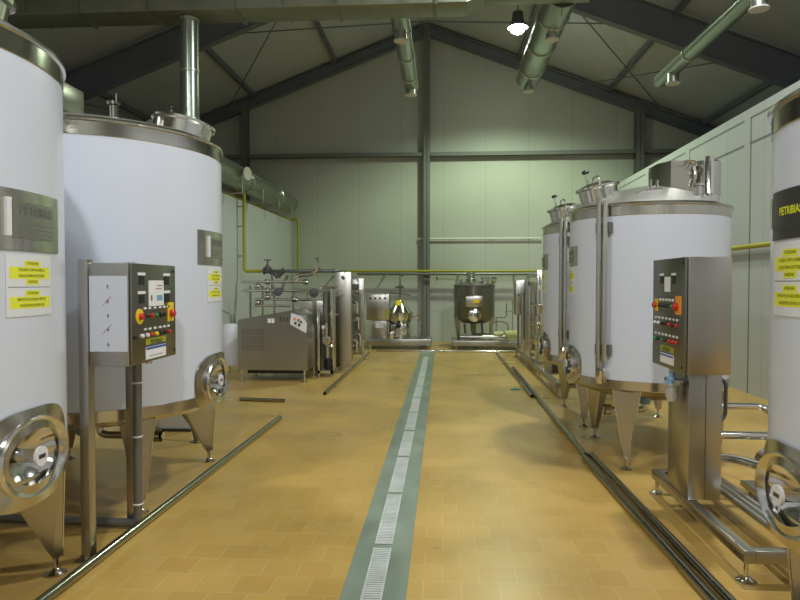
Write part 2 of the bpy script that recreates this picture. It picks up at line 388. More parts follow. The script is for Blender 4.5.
round_duct(-.62, 8.90, 12.5, 5.40, .135, [(9.47, .10, .085), (12.3, .07, .085)], 'narrow round spiral duct running back just left of the ridge line')
round_duct(1.62, 8.90, 12.6, 5.55, .225, [(9.85, .06, .085), (12.45, .06, .085)], 'widest round spiral duct running back right of the ridge line')
round_duct(4.05, 5.0, 12.4, 5.38, .125, [(8.62, .12, .10), (11.7, .12, .10)], 'slim round spiral duct running back over the right-hand tanks')
round_duct(5.42, 5.0, 9.75, 5.30, .125, [(9.55, .14, .11)], 'round spiral duct at the upper right edge, only its outlet in view')
tt = round_duct(-4.02, 8.75, 16.6, 3.66, .235, [(12.0, .12, .10)], 'round spiral duct lying along the top of the left wall', stub_dir=(.93, -.30, .0))
for yy in (9.6, 10.8, 12.0, 13.4, 14.7, 16.0):
    mb = MB(); mb.box(-.22, .22, yy - 8.75 - .02, yy - 8.75 + .02, -.36, -.34, 'galv')
    for sx in (-1, 1): mb.rod((sx * .21, yy - 8.75, -.35), (sx * .21, yy - 8.75, .0), .012, 'galv', 8)
    mb.rod((-.235, yy - 8.75, 0), (.235, yy - 8.75, 0), .01, 'galv', 6)
    mb.build('support_cradle', tt)
t = thing('riser_duct', (-3.46, 8.62, 3.72), 'vertical round spiral duct dropping from the rectangular duct behind the left tank', 'duct')
mb = MB(); mb.tube([(0, 0, 1.495), (0, 0, .0)], .125, 'spiral', 28); mb.build('duct_tube', t)
mb = MB(); mb.tube(fillet([(0, 0, .02), (0, 0, -.16), (-.35, 0, -.16)], .14), .125, 'galv', 28); mb.build('elbow', t)
for z in (.1, .75, 1.45):
    mb = MB(); mb.lathe([(.126, z), (.136, z + .008), (.136, z + .03), (.126, z + .038)], 'galv', 28); mb.build('coupling_ring', t)

# ------------------------------------------------------------------ storage tanks
def leg(mb, R, az, ztop, w, d, foot_z=.10):
    """folded tapered sheet: outer face with two flanges turned in towards the tank centre"""
    t = .006; ca, sa = cos(az), sin(az)
    def P(rad, tan, z): return (rad * ca - tan * sa, rad * sa + tan * ca, z)
    wt, wb, db = w / 2, .022, .05
    ro = R - .012
    wi = wt * .55
    mb.hexa([P(ro - db, -wb, foot_z), P(ro, -wb, foot_z), P(ro, wb, foot_z), P(ro - db, wb, foot_z)],
            [P(ro - d, -wi, ztop), P(ro, -wt, ztop), P(ro, wt, ztop), P(ro - d, wi, ztop)], 'satin')
    for s in (-1, 1):
        mb.tube([P(ro + .001, s * wb, foot_z), P(ro + .001, s * wt, ztop)], .005, 'polish', 6)
    return P(ro - .026, 0, 0)
def tank(name, loc, label, R, zb, zt, legs, face, lw, ld, big, group, shroud=None, man_az=0., man_r=.6, man_rad=.24, plate_dark=False, gauge_az=None):
    t = thing(name, loc, label, 'tank', group)
    sc_ = 1. if big else .84; mb = MB(); na = 240; zs_ = [zb + .02 * k for k in range(25)] + [zt]
    vs = [(R * cos(2 * pi * j / na), R * sin(2 * pi * j / na), z) for z in zs_ for j in range(na)]
    def in_hole(i, j):     # opening behind the recessed manhole door
        u = ((2 * pi * j / na - face + pi) % (2 * pi) - pi) * R; v = zs_[i] - (zb + .09 * sc_)
        return (u / (.17 * sc_ * 1.36)) ** 2 + (v / (.17 * sc_)) ** 2 < .80 ** 2
    fs = [(i * na + j, i * na + (j + 1) % na, (i + 1) * na + (j + 1) % na, (i + 1) * na + j) for i in range(len(zs_) - 1) for j in range(na)
          if not (in_hole(i, j) or in_hole(i, (j + 1) % na) or in_hole(i + 1, j) or in_hole(i + 1, (j + 1) % na))]
    mb.add(vs, fs, 'white'); mb.build('jacket', t)
    mb = MB(); bh = .085 if big else .075
    hd = .16 if big else .20
    prof = [(R + .001, zt - .004), (R + .004, zt), (R + .004, zt + bh), (R + .016, zt + bh + .006), (R + .018, zt + bh + .018), (R + .006, zt + bh + .026), (R - .01, zt + bh + .036), (R - .035, zt + bh + .05)]
    rr = R - .035; z0 = zt + bh + .05
    for k in range(1, 9): prof.append((rr * (1 - k / 8), z0 + hd * (1 - (1 - k / 8) ** 1.6)))
    mb.lathe(prof[:7], 'steel', 96); mb.build('rim_band', t)
    mb = MB(); mb.lathe(prof[6:], 'dome', 96, a0=0); mb.build('top_dome', t)
    dome = lambda r: z0 + hd * (1 - (r / rr) ** 1.6)
    mb = MB(); bh2 = .075
    mb.lathe([(R + .002, zb + .002), (R + .005, zb), (R + .005, zb - bh2), (R - .02, zb - bh2 - .03), (R * .55, zb - .20), (.08, zb - .24), (0, zb - .24)], 'steel', 96); mb.build('bottom_band', t)
    for az in legs:
        mb = MB(); p = leg(mb, R, az, zb - bh2 + .02, lw, ld); lg = mb.build('leg', t)
        mb = MB(); mb.rod((p[0], p[1], .022), (p[0], p[1], .115), .011, 'polish', 12); mb.rod((p[0], p[1], .085), (p[0], p[1], .10), .02, 'polish', 6)
        mb.lathe([(0, .0), (.055, .0), (.056, .008), (.03, .02), (.016, .034), (0, .034)], 'steel', 24, c=(p[0], p[1], 0)); mb.build('foot', lg)
    # lower manhole: oval saddle plate, short neck, dished polished door
    s = 1. if big else .84; dz = zb + .09 * s
    ca, sa = cos(face), sin(face)
    def W(u, v, r): return (r * ca - u * sa, r * sa + u * ca, dz + v)
    mb = MB(); n = 40; rings = []
    for (k, off) in ((1.0, .004), (1.0, .016), (.56, .03)):
        ring = []
        for j in range(n):
            a = 2 * pi * j / n; e = 3.0
            cu, sv = cos(a), sin(a); q = (abs(cu) ** e + abs(sv) ** e) ** (-1 / e) if k == 1. else 1.
            u = .31 * s * cu * q * k; v = .215 * s * sv * q * k - (.0 if k < 1 else .0)
            ring.append(Vector(W(u, v, math.sqrt(max(R * R - u * u, .01)) + off)))
        rings.append(ring)
    vs = [p for r_ in rings for p in r_]
    fs = [(i * n + j, i * n + (j + 1) % n, (i + 1) * n + (j + 1) % n, (i + 1) * n + j) for i in range(2) for j in range(n)]
    mb.add(vs, fs, 'steel'); mh = mb.build('manhole', t)
    axis = Vector((ca, sa, 0)); c0 = Vector(W(0, 0, R - .015)); rd = .17 * s; side = Vector((-sa, ca, 0)); upv = Vector((0, 0, 1))
    def oval(mb, prof, m, n=48, ox=1.36):
        vs = []
        for r, d in prof:
            for j in range(n):
                a = 2 * pi * j / n; fl = max(0., 1 - abs(r / rd - .7) / .22) * .010 * s
                a, d_ = a, d + fl * cos(10 * a)
                vs.append(c0 + axis * d_ + side * (r * ox * cos(a)) + upv * (r * sin(a)))
        mb.add(vs, [(i * n + j, i * n + (j + 1) % n, (i + 1) * n + (j + 1) % n, (i + 1) * n + j) for i in range(len(prof) - 1) for j in range(n)], m)
    mb = MB(); oval(mb, [(rd * 1.04, -.06), (rd * 1.04, .035), (rd * 1.0, .045), (rd * .94, .04), (rd * .82, .022), (rd * .7, .004), (rd * .58, -.014), (rd * .46, -.03), (rd * .24, -.045), (.001, -.045)], 'door', 80)
    mb.build('door', mh)
    mb = MB(); mb.rod(c0 - axis * .05, c0 + axis * .05, .030 * s, 'polish', 20); mb.lathe([(0, 0), (.044 * s, 0), (.044 * s, .012), (0, .012)], 'plastic_w', 24, c=c0 + axis * .05, axis=axis)
    put = lambda u, v: upv * v + side * u + c0 + axis * .0632
    patch(mb, put, -.024 * s, .024 * s, -.009 * s, .009 * s, 'dark'); mb.build('hub', mh)
    # nameplate and warning sticker
    z = 1.87 if big else 1.85; w, h = (.54, .26) if big else (.38, .18); uo = .06 if big else -.015; wi = .33 if big else .26
    mb = MB(); slab(mb, R + .002, face, z, w, h, .004, 'dark' if plate_dark else 'steel'); npz = mb.build('nameplate', t)
    mb = MB(); slab(mb, R + .006, face + uo / R, z, wi, h * .62, .002, 'dark' if plate_dark else 'satin')
    RR = R + .009
    text(mb, 'PIETRIBIASI', .058 if big else .040, 'hilite' if plate_dark else 'greyink', cyl_put(RR, face + uo / R, z + (.01 if plate_dark else h * .16)), bold=.001, sx=.88 if big else .86)
    for q in range(0 if plate_dark else 4):
        patch(mb, cyl_put(RR, face + uo / R, z - .015 - h * .075 * q), -wi * .42, wi * (.42 - .06 * (q % 2)), -.0025, .0025, 'greyink', 8)
    mb.build('lettering', npz)
    mb = MB(); slab(mb, R + .002, face - (.135 if big else .155) / R, z + .01, .026, h * .62, .018, 'plastic_w' if big else 'polish', 2); mb.build('bracket', npz)
    so = .02 if big else -.03
    zs = 1.59 if big else 1.615; sw, sh = (.32, .27) if big else (.30, .27)
    mb = MB(); slab(mb, R + .001, face + so, zs, sw, sh, .002, 'sticker'); st = mb.build('warning_sticker', t)
    mb = MB(); RR = R + .0035
    rows = [(.095, 'ATTENZIONE'), (.067, 'TOGLIERE IL TAPPO E APRIRE LA'), (.041, 'VALVOLA PRIMA DI METTERE IN'), (.015, 'FUNZIONE'), (-.035, 'ATTENTION'), (-.062, 'REMOVE THE CAP AND OPEN THE'), (-.088, 'VALVE BEFORE STARTING THE')]
    for v, s_ in rows:
        hw = min(.5, .0092 * len(s_) * .5 + .01) if len(s_) < 14 else sw * .44
        patch(mb, cyl_put(RR, face + so, zs + v), -hw, hw, -.0125, .0125, 'hilite', 6)
        text(mb, s_, .0175, 'ink', cyl_put(RR + .0008, face + so, zs + v), sx=.78 if len(s_) < 14 else .62 * sw / .27)
    patch(mb, cyl_put(RR, face + so, zs - .008), -sw / 2 + .01, sw / 2 - .01, -.0015, .0015, 'greyink', 6)
    mb.build('lettering', st)
    # top manway, leaning outward
    ca2, sa2 = cos(man_az), sin(man_az); mr = man_r
    ax = Vector((ca2 * .20, sa2 * .20, 1)).normalized(); c = Vector((mr * ca2, mr * sa2, dome(mr) - .07))
    mb = MB(); q = man_rad
    g = .185 if big else .145
    mb.lathe([(q * .94, 0), (q, g), (q + .022, g + .01), (q + .024, g + .03), (q - .012, g + .035), (q * .6, g + .06), (q * .2, g + .07), (0, g + .07)], 'polish', 48, c=c, axis=ax); mw = mb.build('manway', t)
    mb = MB(); b = c + ax * (g + .04) + Vector((-.5, -.12, 0)) * q
    mb.rod(b, b + ax * .10, .010, 'polish', 8); mb.lathe([(0, 0), (.025, .004), (.036, .02), (.024, .036), (0, .04)], 'black', 20, c=b + ax * .10, axis=ax); mb.build('knob', mw)
    perp = ax.cross(Vector((ca2, sa2, 0))).normalized()
    mb = MB(); e0 = c - perp * q * .5 + ax * (g + .05); e1 = c + perp * q * .5 + ax * (g + .05); mb.tube(fillet([e0, e0 + ax * .07, e1 + ax * .07, e1], .05), .007, 'polish', 8); mb.build('lid_handle', mw); mb = MB()
    mb.rod(c + perp * (q + .02) + ax * .03, c + perp * (q + .02) + ax * .14, .02, 'red' if big else 'polish', 12); mb.build('hinge_clamp', mw)
    # small fittings on the shoulder
    for az, k in ((man_az - 1.35, 0), (man_az + 2.0, 1)):
        r_ = R * .80; p = Vector((r_ * cos(az), r_ * sin(az), dome(r_) - .02))
        mb = MB(); mb.rod(p, p + Vector((0, 0, .11)), .028, 'polish', 16); mb.lathe([(.045, 0), (.045, .022), (0, .03)], 'polish', 20, c=p + Vector((0, 0, .10))); mb.rod(p + Vector((.02, 0, .1)), p + Vector((.02, 0, .18)), .006, 'polish', 8); mb.build('spray_inlet', t)
    if gauge_az is not None:
        ca3, sa3 = cos(gauge_az), sin(gauge_az)
        def Wg(u, z, r): return (r * ca3 - u * sa3, r * sa3 + u * ca3, z)
        mb = MB(); mb.rod(Wg(-.028, zb + .06, R + .05), Wg(-.028, zt + bh + .08, R + .05), .026, 'steel', 14); mb.rod(Wg(.03, zb + .16, R + .05), Wg(.03, zt + bh + .05, R + .05), .022, 'polish', 14); lg = mb.build('level_gauge', t)
        for zz in (zb + .26, zt - .1):
            mb = MB(); p = [Wg(-.07, zz - .045, R + .0), Wg(.07, zz - .045, R), Wg(.07, zz - .045, R + .045), Wg(-.07, zz - .045, R + .045)]
            mb.hexa(p, [(a, b2, c2 + .09) for a, b2, c2 in p], 'darksteel'); mb.build('bracket', lg)
        mb = MB(); mb.lathe([(0, -.07), (.04, -.06), (.052, -.01), (.05, .05), (.03, .075), (0, .08)], 'polish', 24, c=Wg(0, zb + .03, R + .05)); mb.rod(Wg(0, zb + .0, R + .05), Wg(0, zb - .01, R - .02), .02, 'polish', 12); mb.build('drain_cock', lg)
    # outlet valve under the tank
    mb = MB(); mb.tube(fillet([(0, 0, zb - .22), (0, 0, zb - .36), (.55 * R * ca, .55 * R * sa, zb - .36)], .08), .03, 'polish', 14)
    mb.lathe([(.05, -.03), (.05, .03)], 'steel', 20, c=(.5 * R * ca, .5 * R * sa, zb - .36), axis=(ca, sa, 0)); ov = mb.build('outlet_valve', t)
    mb = MB(); mb.lathe([(0, -.07), (.045, -.07), (.055, -.03), (.055, .0), (0, .0)], 'bluecap', 20, c=(.18 * R * ca + .2 * R * sa, .18 * R * sa - .55 * R * abs(ca), zb - .16)); mb.rod((.18 * R * ca + .2 * R * sa, .18 * R * sa - .55 * R * abs(ca), zb - .2), (.18 * R * ca + .2 * R * sa, .18 * R * sa - .55 * R * abs(ca), zb - .05), .025, 'polish', 12); mb.build('drain_plug', t)
    if shroud: shroud(t, R, zt + bh, dome)
    return t

def shroud_stadium(t, R, z0, dome):
    # drive cover: stadium shaped band of sheet steel with a round motor can at its near end
    zz0, zz1 = 2.41, 2.70
    mb = MB(); mb.hexa([(.07, -.06, zz0), (.14, -.20, zz0), (.36, -.20, zz0), (.36, .26, zz0), (.12, .26, zz0), (.07, .2, zz0)], [(.07, -.06, zz1), (.14, -.20, zz1), (.36, -.20, zz1), (.36, .26, zz1), (.12, .26, zz1), (.07, .2, zz1)], 'satin'); sh = mb.build('drive_cover', t)
    mb = MB(); mb.lathe([(0, zz0 - .01), (.135, zz0 - .01), (.135, zz1), (.125, zz1 + .01), (0, zz1 + .01)], 'steel', 40, c=(.50, -.04, 0)); mb.build('motor_can', sh)
    for (px, py) in ((.18, -.10), (.28, .16), (.50, -.0)):
        mb = MB(); mb.rod((px, py, dome(hypot(px, py)) - .03), (px, py, zz0 + .01), .045, 'steel', 16); mb.build('cover_support', sh)
    mb = MB(); c = (.47, -.22, 0)
    d = dome(hypot(.47, .22)); mb.lathe([(.085, d - .03), (.085, d + .015), (.045, d + .03), (.045, zz0 - .03), (.036, zz0 - .01), (.036, zz1 + .03), (0, zz1 + .03)], 'polish', 24, c=c); mb.build('drive_shaft_tube', sh)
    mb = MB(); mb.lathe([(.05, 0), (.055, .01), (.05, .02)], 'polish', 20, c=(.33, -.215, 2.63), axis=(0, -1, 0)); mb.tube(fillet([(.22, -.205, 2.66), (.26, -.24, 2.69), (.34, -.24, 2.68), (.36, -.205, 2.66)], .03), .012, 'polish', 8); mb.tube(fillet([(.33, -.22, 2.64), (.34, -.25, 2.55), (.32, -.22, 2.46)], .04), .016, 'polish', 8); mb.build('cover_latch', sh)
    mb = MB(); mb.tube([(-.52, -.42, z0 + .03), (-.06, -.40, z0 + .19)], .010, 'polish', 10); mb.rod((-.10, -.40, z0 + .06), (-.10, -.40, z0 + .25), .012, 'polish', 10); mb.rod((-.04, -.39, z0 + .06), (-.04, -.39, z0 + .25), .012, 'polish', 10)
    mb.rod((-.14, -.40, z0 + .16), (.0, -.39, z0 + .17), .016, 'polish', 10); mb.build('lifting_lever', t)
def shroud_box(t, R, z0, dome):
    mb = MB(); mb.box(-.66, -.20, -.43, .19, 2.95, 3.17, 'satin', .012); sh = mb.build('drive_cover', t)
    mb = MB()
    for x in (-.50, -.26):
        for y in (-.3, .1): mb.rod((x, y, dome(hypot(x, y)) - .03), (x, y, 2.96), .02, 'steel', 10)
    mb.build('cover_support', sh)
sq = [radians(a) for a in (45, 135, 225, 315)]
tri = [radians(a) for a in (0, 120, 240)]
LW = dict(R=.955, zb=.745, zt=2.575, legs=sq, face=0., lw=.21, ld=.36, big=True, group='large white storage tanks on the left', man_az=radians(25), man_r=.62, man_rad=.235)
tank('storage_tank', (-2.77, 2.70, 0), 'nearest large white storage tank at the left edge of the photo', **dict(LW, man_az=radians(8), man_r=.52))
tank('storage_tank', (-2.745, 4.93, 0), 'large white storage tank behind the left control panel', **LW, shroud=shroud_box)
RW = dict(R=.70, zb=.765, zt=2.175, legs=tri, face=pi, lw=.24, ld=.2, big=False, group='smaller white process tanks on the right', man_az=radians(185), man_r=.44, man_rad=.18)
tank('process_tank', (1.94, 2.36, 0), 'nearest white process tank at the right edge, dark nameplate', **RW, plate_dark=True)
RW['plate_dark'] = False
tank('process_tank', (1.905, 6.14, 0), 'white process tank behind the right control panel with steel drive cover on top', **RW, shroud=shroud_stadium, gauge_az=radians(224))
tank('process_tank', (1.905, 7.80, 0), 'farthest white process tank on the right, mostly hidden by its neighbour', **RW, gauge_az=radians(222))

# ------------------------------------------------------------------ control panels
def panel_front(t, box_parent, X, ycen, z0, z1, w, s, left):
    """operator elements on a cabinet door lying in the plane x = X (local), facing s; u runs to the viewer's right"""
    nx = s
    uy = 1 if s > 0 else -1
    def W(u, z, d=0.): return (X + nx * d, ycen + uy * u, z)
    ax = (nx, 0, 0)
    def button(name, u, z, r, m, d=.02, ring=None, cap=None):
        mb = MB(); r *= .72; d *= .6
        if ring: mb.lathe([(0, 0), (ring[0], 0), (ring[0], .006), (0, .006)], ring[1], 20, c=W(u, z), axis=ax)
        mb.lathe([(0, .0), (r, .0), (r, d * .8), (r * .8, d), (0, d)], m, 16, c=W(u, z, .001), axis=ax)
        return mb.build(name, box_parent)
    def plate(name, u, z, w_, h_, m, extra=None):
        mb = MB(); x0, x1 = sorted((W(0, 0)[0], W(0, 0, .004)[0])); y0, y1 = sorted((W(u - w_ / 2, 0)[1], W(u + w_ / 2, 0)[1]))
        mb.box(x0, x1, y0, y1, z - h_ / 2, z + h_ / 2, m); put = lambda a, b: W(u + a, z + b, .0055)
        if extra: extra(mb, put)
        return mb.build(name, box_parent)
    H = z1 - z0
    Z = lambda f: z1 - f * H
    if left:
        for u, f in ((-.18, .17), (.16, .17), (-.18, .355), (.16, .355)):
            plate('meter', u, Z(f), .062, .05, 'black'); plate('tag', u, Z(f - .065), .09, .016, 'paper')
        def doc(mb, put):
            patch(mb, put, -.02, .07, .025, .03, 'redink'); patch(mb, put, .0, .08, .045, .05, 'redink')
            patch(mb, put, .0, .08, -.045, -.012, 'bluecap')
            patch(mb, put, -.08, -.06, -.045, -.012, 'greyink')
        plate('document_sheet', .01, Z(.30), .20, .155, 'paper', doc)
        r1 = [(-.12, 'black', .014), (-.06, 'red', .018), (.0, 'green', .016), (.06, 'black', .024), (.10, 'black', .02)]; zr = Z(.525)
        button('emergency_stop', -.21, zr, .026, 'red', .045, (.045, 'yel')); 
        for u, m, r in r1: button('push_button', u, zr, r, m, .03)
        plate('switch_plate', .215, zr + .01, .085, .12, 'yel', None); button('main_switch', .215, zr, .034, 'red', .05)
        for u, m in ((-.29, 'black'), (-.2, 'plastic_w'), (-.13, 'plastic_w'), (-.07, 'red'), (.0, 'yel'), (.06, 'black'), (.12, 'black'), (.19, 'red')): button('selector_switch', u * .95, Z(.72), .017, m, .028)
        for u in (-.14, -.08, -.01, .06, .12, .18): plate('tag', u, zr + .045, .03, .012, 'paper'); plate('tag', u, Z(.72) + .036, .03, .012, 'paper')
        plate('badge', -.0, Z(.80), .27, .048, 'badge', lambda mb, put: text(mb, 'PIETRIBIASI', .04, 'ink', put, sx=.8))
        def lab(mb, put):
            patch(mb, put, -.135, .135, .016, .028, 'blue'); patch(mb, put, -.13, .10, .036, .041, 'blue')
            patch(mb, put, -.10, .09, -.025, -.022, 'greyink')
        plate('label_plate', .0, Z(.895), .27, .085, 'paper', lab)
    else:
        for u in (-.12, .11):
            plate('meter', u, Z(.195), .055, .05, 'black'); plate('tag', u, Z(.145), .075, .014, 'paper')
        plate('display', -.005, Z(.235), .10, .10, 'paper')
        zr = Z(.43)
        plate('switch_plate', -.225, zr, .06, .085, 'yel'); button('emergency_stop', -.225, zr, .026, 'red', .045)
        for u, m in ((-.14, 'black'), (-.08, 'black'), (-.02, 'black'), (.04, 'black'), (.10, 'green')): button('push_button', u, zr, .017, m, .03); plate('tag', u, zr + .04, .028, .016, 'paper')
        plate('switch_plate', .20, zr + .01, .10, .12, 'orange'); button('main_switch', .185, zr, .034, 'red', .05)
        for j, f in enumerate((.595, .745)):
            for u, m in zip((-.23, -.16, -.09, -.02, .05, .12, .18), (('plastic_w', 'plastic_w', 'black', 'black', 'red', 'black', 'red'), ('green', 'black', 'green', 'black', 'red', 'red', 'red'))[j]):
                button('selector_switch', u, Z(f) , .016, m, .028); plate('tag', u, Z(f) + .036, .026, .014, 'paper')
        plate('badge', .0, Z(.83), .25, .05, 'badge', lambda mb, put: text(mb, 'PIETRIBIASI', .04, 'ink', put, sx=.75))
        def lab(mb, put):
            patch(mb, put, -.125, .125, .012, .022, 'blue'); patch(mb, put, -.11, .12, .032, .040, 'blue')
        plate('label_plate', .0, Z(.905), .25, .075, 'paper', lab)
    for (u, z) in ((w / 2 - .03, z1 - .04), (w / 2 - .03, z0 + .04)):
        button('lock', u, z, .012, 'black', .008)

# left: cabinet hung on two square posts
t = thing('control_cabinet', (-2.03, 3.8, 0), 'steel control cabinet on two square posts in front of the large left tank', 'control panel')
z0, z1 = 1.125, 1.715
mb = MB(); mb.box(.02, .255, -.29, .31, z0, z1, 'satin', .006); cb = mb.build('cabinet', t)
mb = MB(); mb.box(.257, .272, -.285, .305, z0 + .003, z1 - .003, 'darksteel', .004); mb.build('door', cb)
mb = MB(); mb.box(.026, .248, -.2935, -.2895, z0 + .085, z1 - .075, 'white')
put = plane_put((.135, -.2945, (z0 + z1) / 2), (1, 0, 0), (0, 0, 1))
for k, zz in enumerate((.16, .075, -.005, -.085, -.17)):
    patch(mb, put, -.002, .002, zz - .014, zz + .012, 'greyink'); patch(mb, put, -.005, .005, zz - .004, zz + .004, 'greyink')
    if k in (1, 3): mb.add([put(-.03, zz - .02), put(-.027, zz - .022), put(.02, zz + .028), put(.017, zz + .03)], [(0, 1, 2, 3)], 'redink')
mb.build('side_sheet', cb)
panel_front(t, cb, .272, .01, z0, z1, .59, 1, True)
mb = MB()
for x in (.08, .19): mb.lathe([(0, 0), (.02, 0), (.02, -.03), (0, -.03)], 'plastic_w', 14, c=(x, -.1 + x, z0))
mb.build('cable_gland', cb)
for yy in (-.27, .26):
    mb = MB(); mb.box(-.035, .02, yy - .035, yy + .035, .006, 1.735, 'satin', .004); p = mb.build('post', t)
    mb = MB(); mb.box(-.075, .075, yy - .06, yy + .07, 0, .008, 'steel'); 
    for sx in (-.055, .055): mb.rod((sx, yy, .008), (sx, yy, .022), .009, 'steel', 6)
    mb.build('base_plate', p)
mb = MB(); mb.tube(fillet([(.06, .20, z0), (.055, .20, .4), (.055, .20, .04), (-1.7, .24, .04)], .06), .028, 'pipegrey', 12); cc = mb.build('cable_conduit', t)
mb = MB()
for z in (.95, .6, .16): mb.lathe([(.03, 0), (.033, .003), (.033, .009), (.03, .012)], 'plastic_w', 14, c=(.055, .20, z))
mb.build('cable_tie', cc)

# right: cabinet on a column over a skid frame
t = thing('process_control_stand', (1.76, 4.2, 0), 'tall steel control panel on a boxed column and skid frame at right', 'control panel')
mb = MB()
for x0, x1, y0, y1 in ((-.17, -.11, -.74, .76), (.22, .28, -.74, .76), (-.11, .22, -.74, -.68), (-.11, .22, .70, .76), (-.11, .22, .46, .52)): mb.box(x0, x1, y0, y1, .115, .185, 'satin', .004)
fr = mb.build('skid_frame', t)
for x in (-.14, .25):
    for y in (-.70, .73):
        mb = MB(); mb.rod((x, y, .02), (x, y, .12), .012, 'polish', 10); mb.lathe([(0, 0), (.055, 0), (.055, .01), (.02, .03), (0, .03)], 'polish', 24, c=(x, y, 0)); mb.build('foot', fr)
mb = MB(); mb.box(-.165, .045, .055, .435, .185, 1.04, 'satin', .006); mb.box(-.06, -.056, .05, .055, .19, 1.03, 'darksteel'); mb.build('column', t)
z0, z1 = 1.025, 1.765
mb = MB(); mb.box(-.235, .03, -.10, .51, z0, z1, 'satin', .006); cb = mb.build('cabinet', t)
mb = MB(); mb.box(-.255, -.238, -.097, .507, z0 + .003, z1 - .003, 'darksteel', .004); mb.build('door', cb)
panel_front(t, cb, -.255, .205, z0, z1, .6, -1, False)
mb = MB(); mb.lathe([(0, -.075), (.03, -.07), (.042, -.03), (.042, .03), (.05, .035), (.05, .05), (0, .05)], 'clear', 20, c=(-.23, .18, .88)); mb.lathe([(0, .05), (.035, .05), (.035, .08), (.02, .095), (.02, .125), (0, .125)], 'bluecap', 20, c=(-.23, .18, .88)); mb.rod((-.23, .08, .945), (-.23, .28, .945), .018, 'polish', 10); mb.rod((-.23, .18, .945), (-.16, .18, .945), .014, 'polish', 10); mb.build('air_filter', t)
mb = MB(); mb.tube(fillet([(.04, .18, .98), (.12, .18, .95), (.12, .18, .70), (.04, .18, .66)], .05), .012, 'rubber', 10); mb.build('cable_loop', t)
# bundle of loose pipes lying on the skid
for k, (x, lab) in enumerate(((.10, 'innermost of the three'), (.15, 'middle one of the three'), (.20, 'outermost of the three'))):
    mb = MB(); mb.tube([(1.76 + x, 3.42, .2105), (1.76 + x, 4.68, .2105)], .022, 'polish', 14); mb.lathe([(.016, 0), (.022, 0)], 'polish', 14, c=(1.76 + x, 3.42, .2105), axis=(0, 1, 0))
    tag(mb.build('steel_pipe'), 'thin bright steel pipe lying on the control stand skid, ' + lab, 'pipe', 'pipes on the skid frame')

# pump and piping behind the control stand
t = thing('transfer_pump', (2.42, 4.75, 0), 'steel transfer pump and bent piping behind the control stand', 'pump')
mb = MB(); mb.box(-.16, .08, -.44, .25, .06, .10, 'satin', .005)
for x in (-.12, .04):
    for y in (-.38, .2): mb.rod((x, y, 0), (x, y, .065), .022, 'polish', 12)
mb.build('base_frame', t)
mb = MB(); mb.lathe([(0, 0), (.09, 0), (.10, .02), (.10, .34), (.085, .36), (0, .36)], 'polish', 32, c=(-.05, -.28, .30), axis=(.0, 1, 0)); mb.box(-.10, 0, -.2, 0, .10, .22, 'satin'); mb.build('motor', t)
mb = MB(); mb.lathe([(0, 0), (.12, 0), (.13, .02), (.13, .07), (.12, .09), (0, .09)], 'polish', 32, c=(-.05, -.38, .30), axis=(0, 1, 0)); mb.build('pump_head', t)
mb = MB(); mb.tube(fillet([(-.60, .0, .0), (-.60, .0, .50), (.0, .0, .50), (.05, -.25, .42), (.06, -.33, .35)], .07), .030, 'polish', 14); mb.lathe([(.045, -.01), (.045, .02)], 'polish', 16, c=(-.02, 0, .50), axis=(1, 0, 0)); mb.build('discharge_pipe', t)
mb = MB(); mb.tube(fillet([(-.56, .38, .0), (-.56, .38, .64), (.08, .38, .64), (.14, .2, .52), (.12, .1, .12)], .08), .028, 'polish', 14); mb.build('return_pipe', t)
mb = MB(); mb.tube(fillet([(-.58, .25, .0), (-.58, .25, .28), (-.25, .1, .30), (-.05, -.36, .30)], .1), .034, 'polish', 14); mb.build('suction_pipe', t)

# ------------------------------------------------------------------ loose pipes on the floor
def floor_pipe(p0, p1, r, lab, m='floorpipe'):
    mb = MB(); p0 = Vector((*p0, r)); p1 = Vector((*p1, r))
    d = (p1 - p0).normalized()
    mb.tube([p0, p1], r, m, 16, caps=False)
    mb.tube([p0, p1], r * .86, 'darksteel', 16, caps=False)
    for q, s in ((p0, 1), (p1, -1)): mb.lathe([(r * .86, 0), (r, 0)], m, 16, c=q, axis=d)
    c = (p0 + p1) / 2
    mb.v = [tuple(Vector(v) - Vector((c.x, c.y, 0))) for v in mb.v]
    tag(mb.build('floor_pipe', loc=(c.x, c.y, 0)), lab, 'pipe', 'loose steel pipes on the tiles')
floor_pipe((-1.99, 2.3), (-1.90, 7.33), .028, 'long steel pipe lying on the tiles along the left tanks')
floor_pipe((-1.68, 9.0), (-1.66, 14.3), .026, 'steel pipe on the tiles beside the left machines')
floor_pipe((-2.75, 8.5), (-2.12, 8.42), .024, 'short steel pipe on the tiles across from the far left tank')
floor_pipe((1.24, 8.97), (1.215, 14.7), .026, 'farthest pipe on the right, ending before the far tank')
floor_pipe((1.30, 5.88), (1.305, 11.95), .028, 'middle pipe on the right with dark open end toward the camera')
floor_pipe((1.36, 2.3), (1.275, 5.83), .028, 'left one of two near pipes by the right control stand')
floor_pipe((1.44, 2.3), (1.36, 5.93), .028, 'right one of two near pipes by the right control stand')
floor_pipe((-1.55, 14.85), (1.9, 14.85), .022, 'steel pipe lying crosswise before the back machines', 'polish')
mb = MB()
P = [(-.09, -.03), (-.02, -.06), (.07, -.02), (.09, .03), (.01, .05), (-.06, .04)]
mb.hexa([(x, y, 0) for x, y in P], [(x * .8, y * .8, .018) for x, y in P], 'teal'); tag(mb.build('floor_cloth', loc=(1.09, 9.65, 0)), 'small green cloth dropped on the tiles near the right pipes', 'cloth')
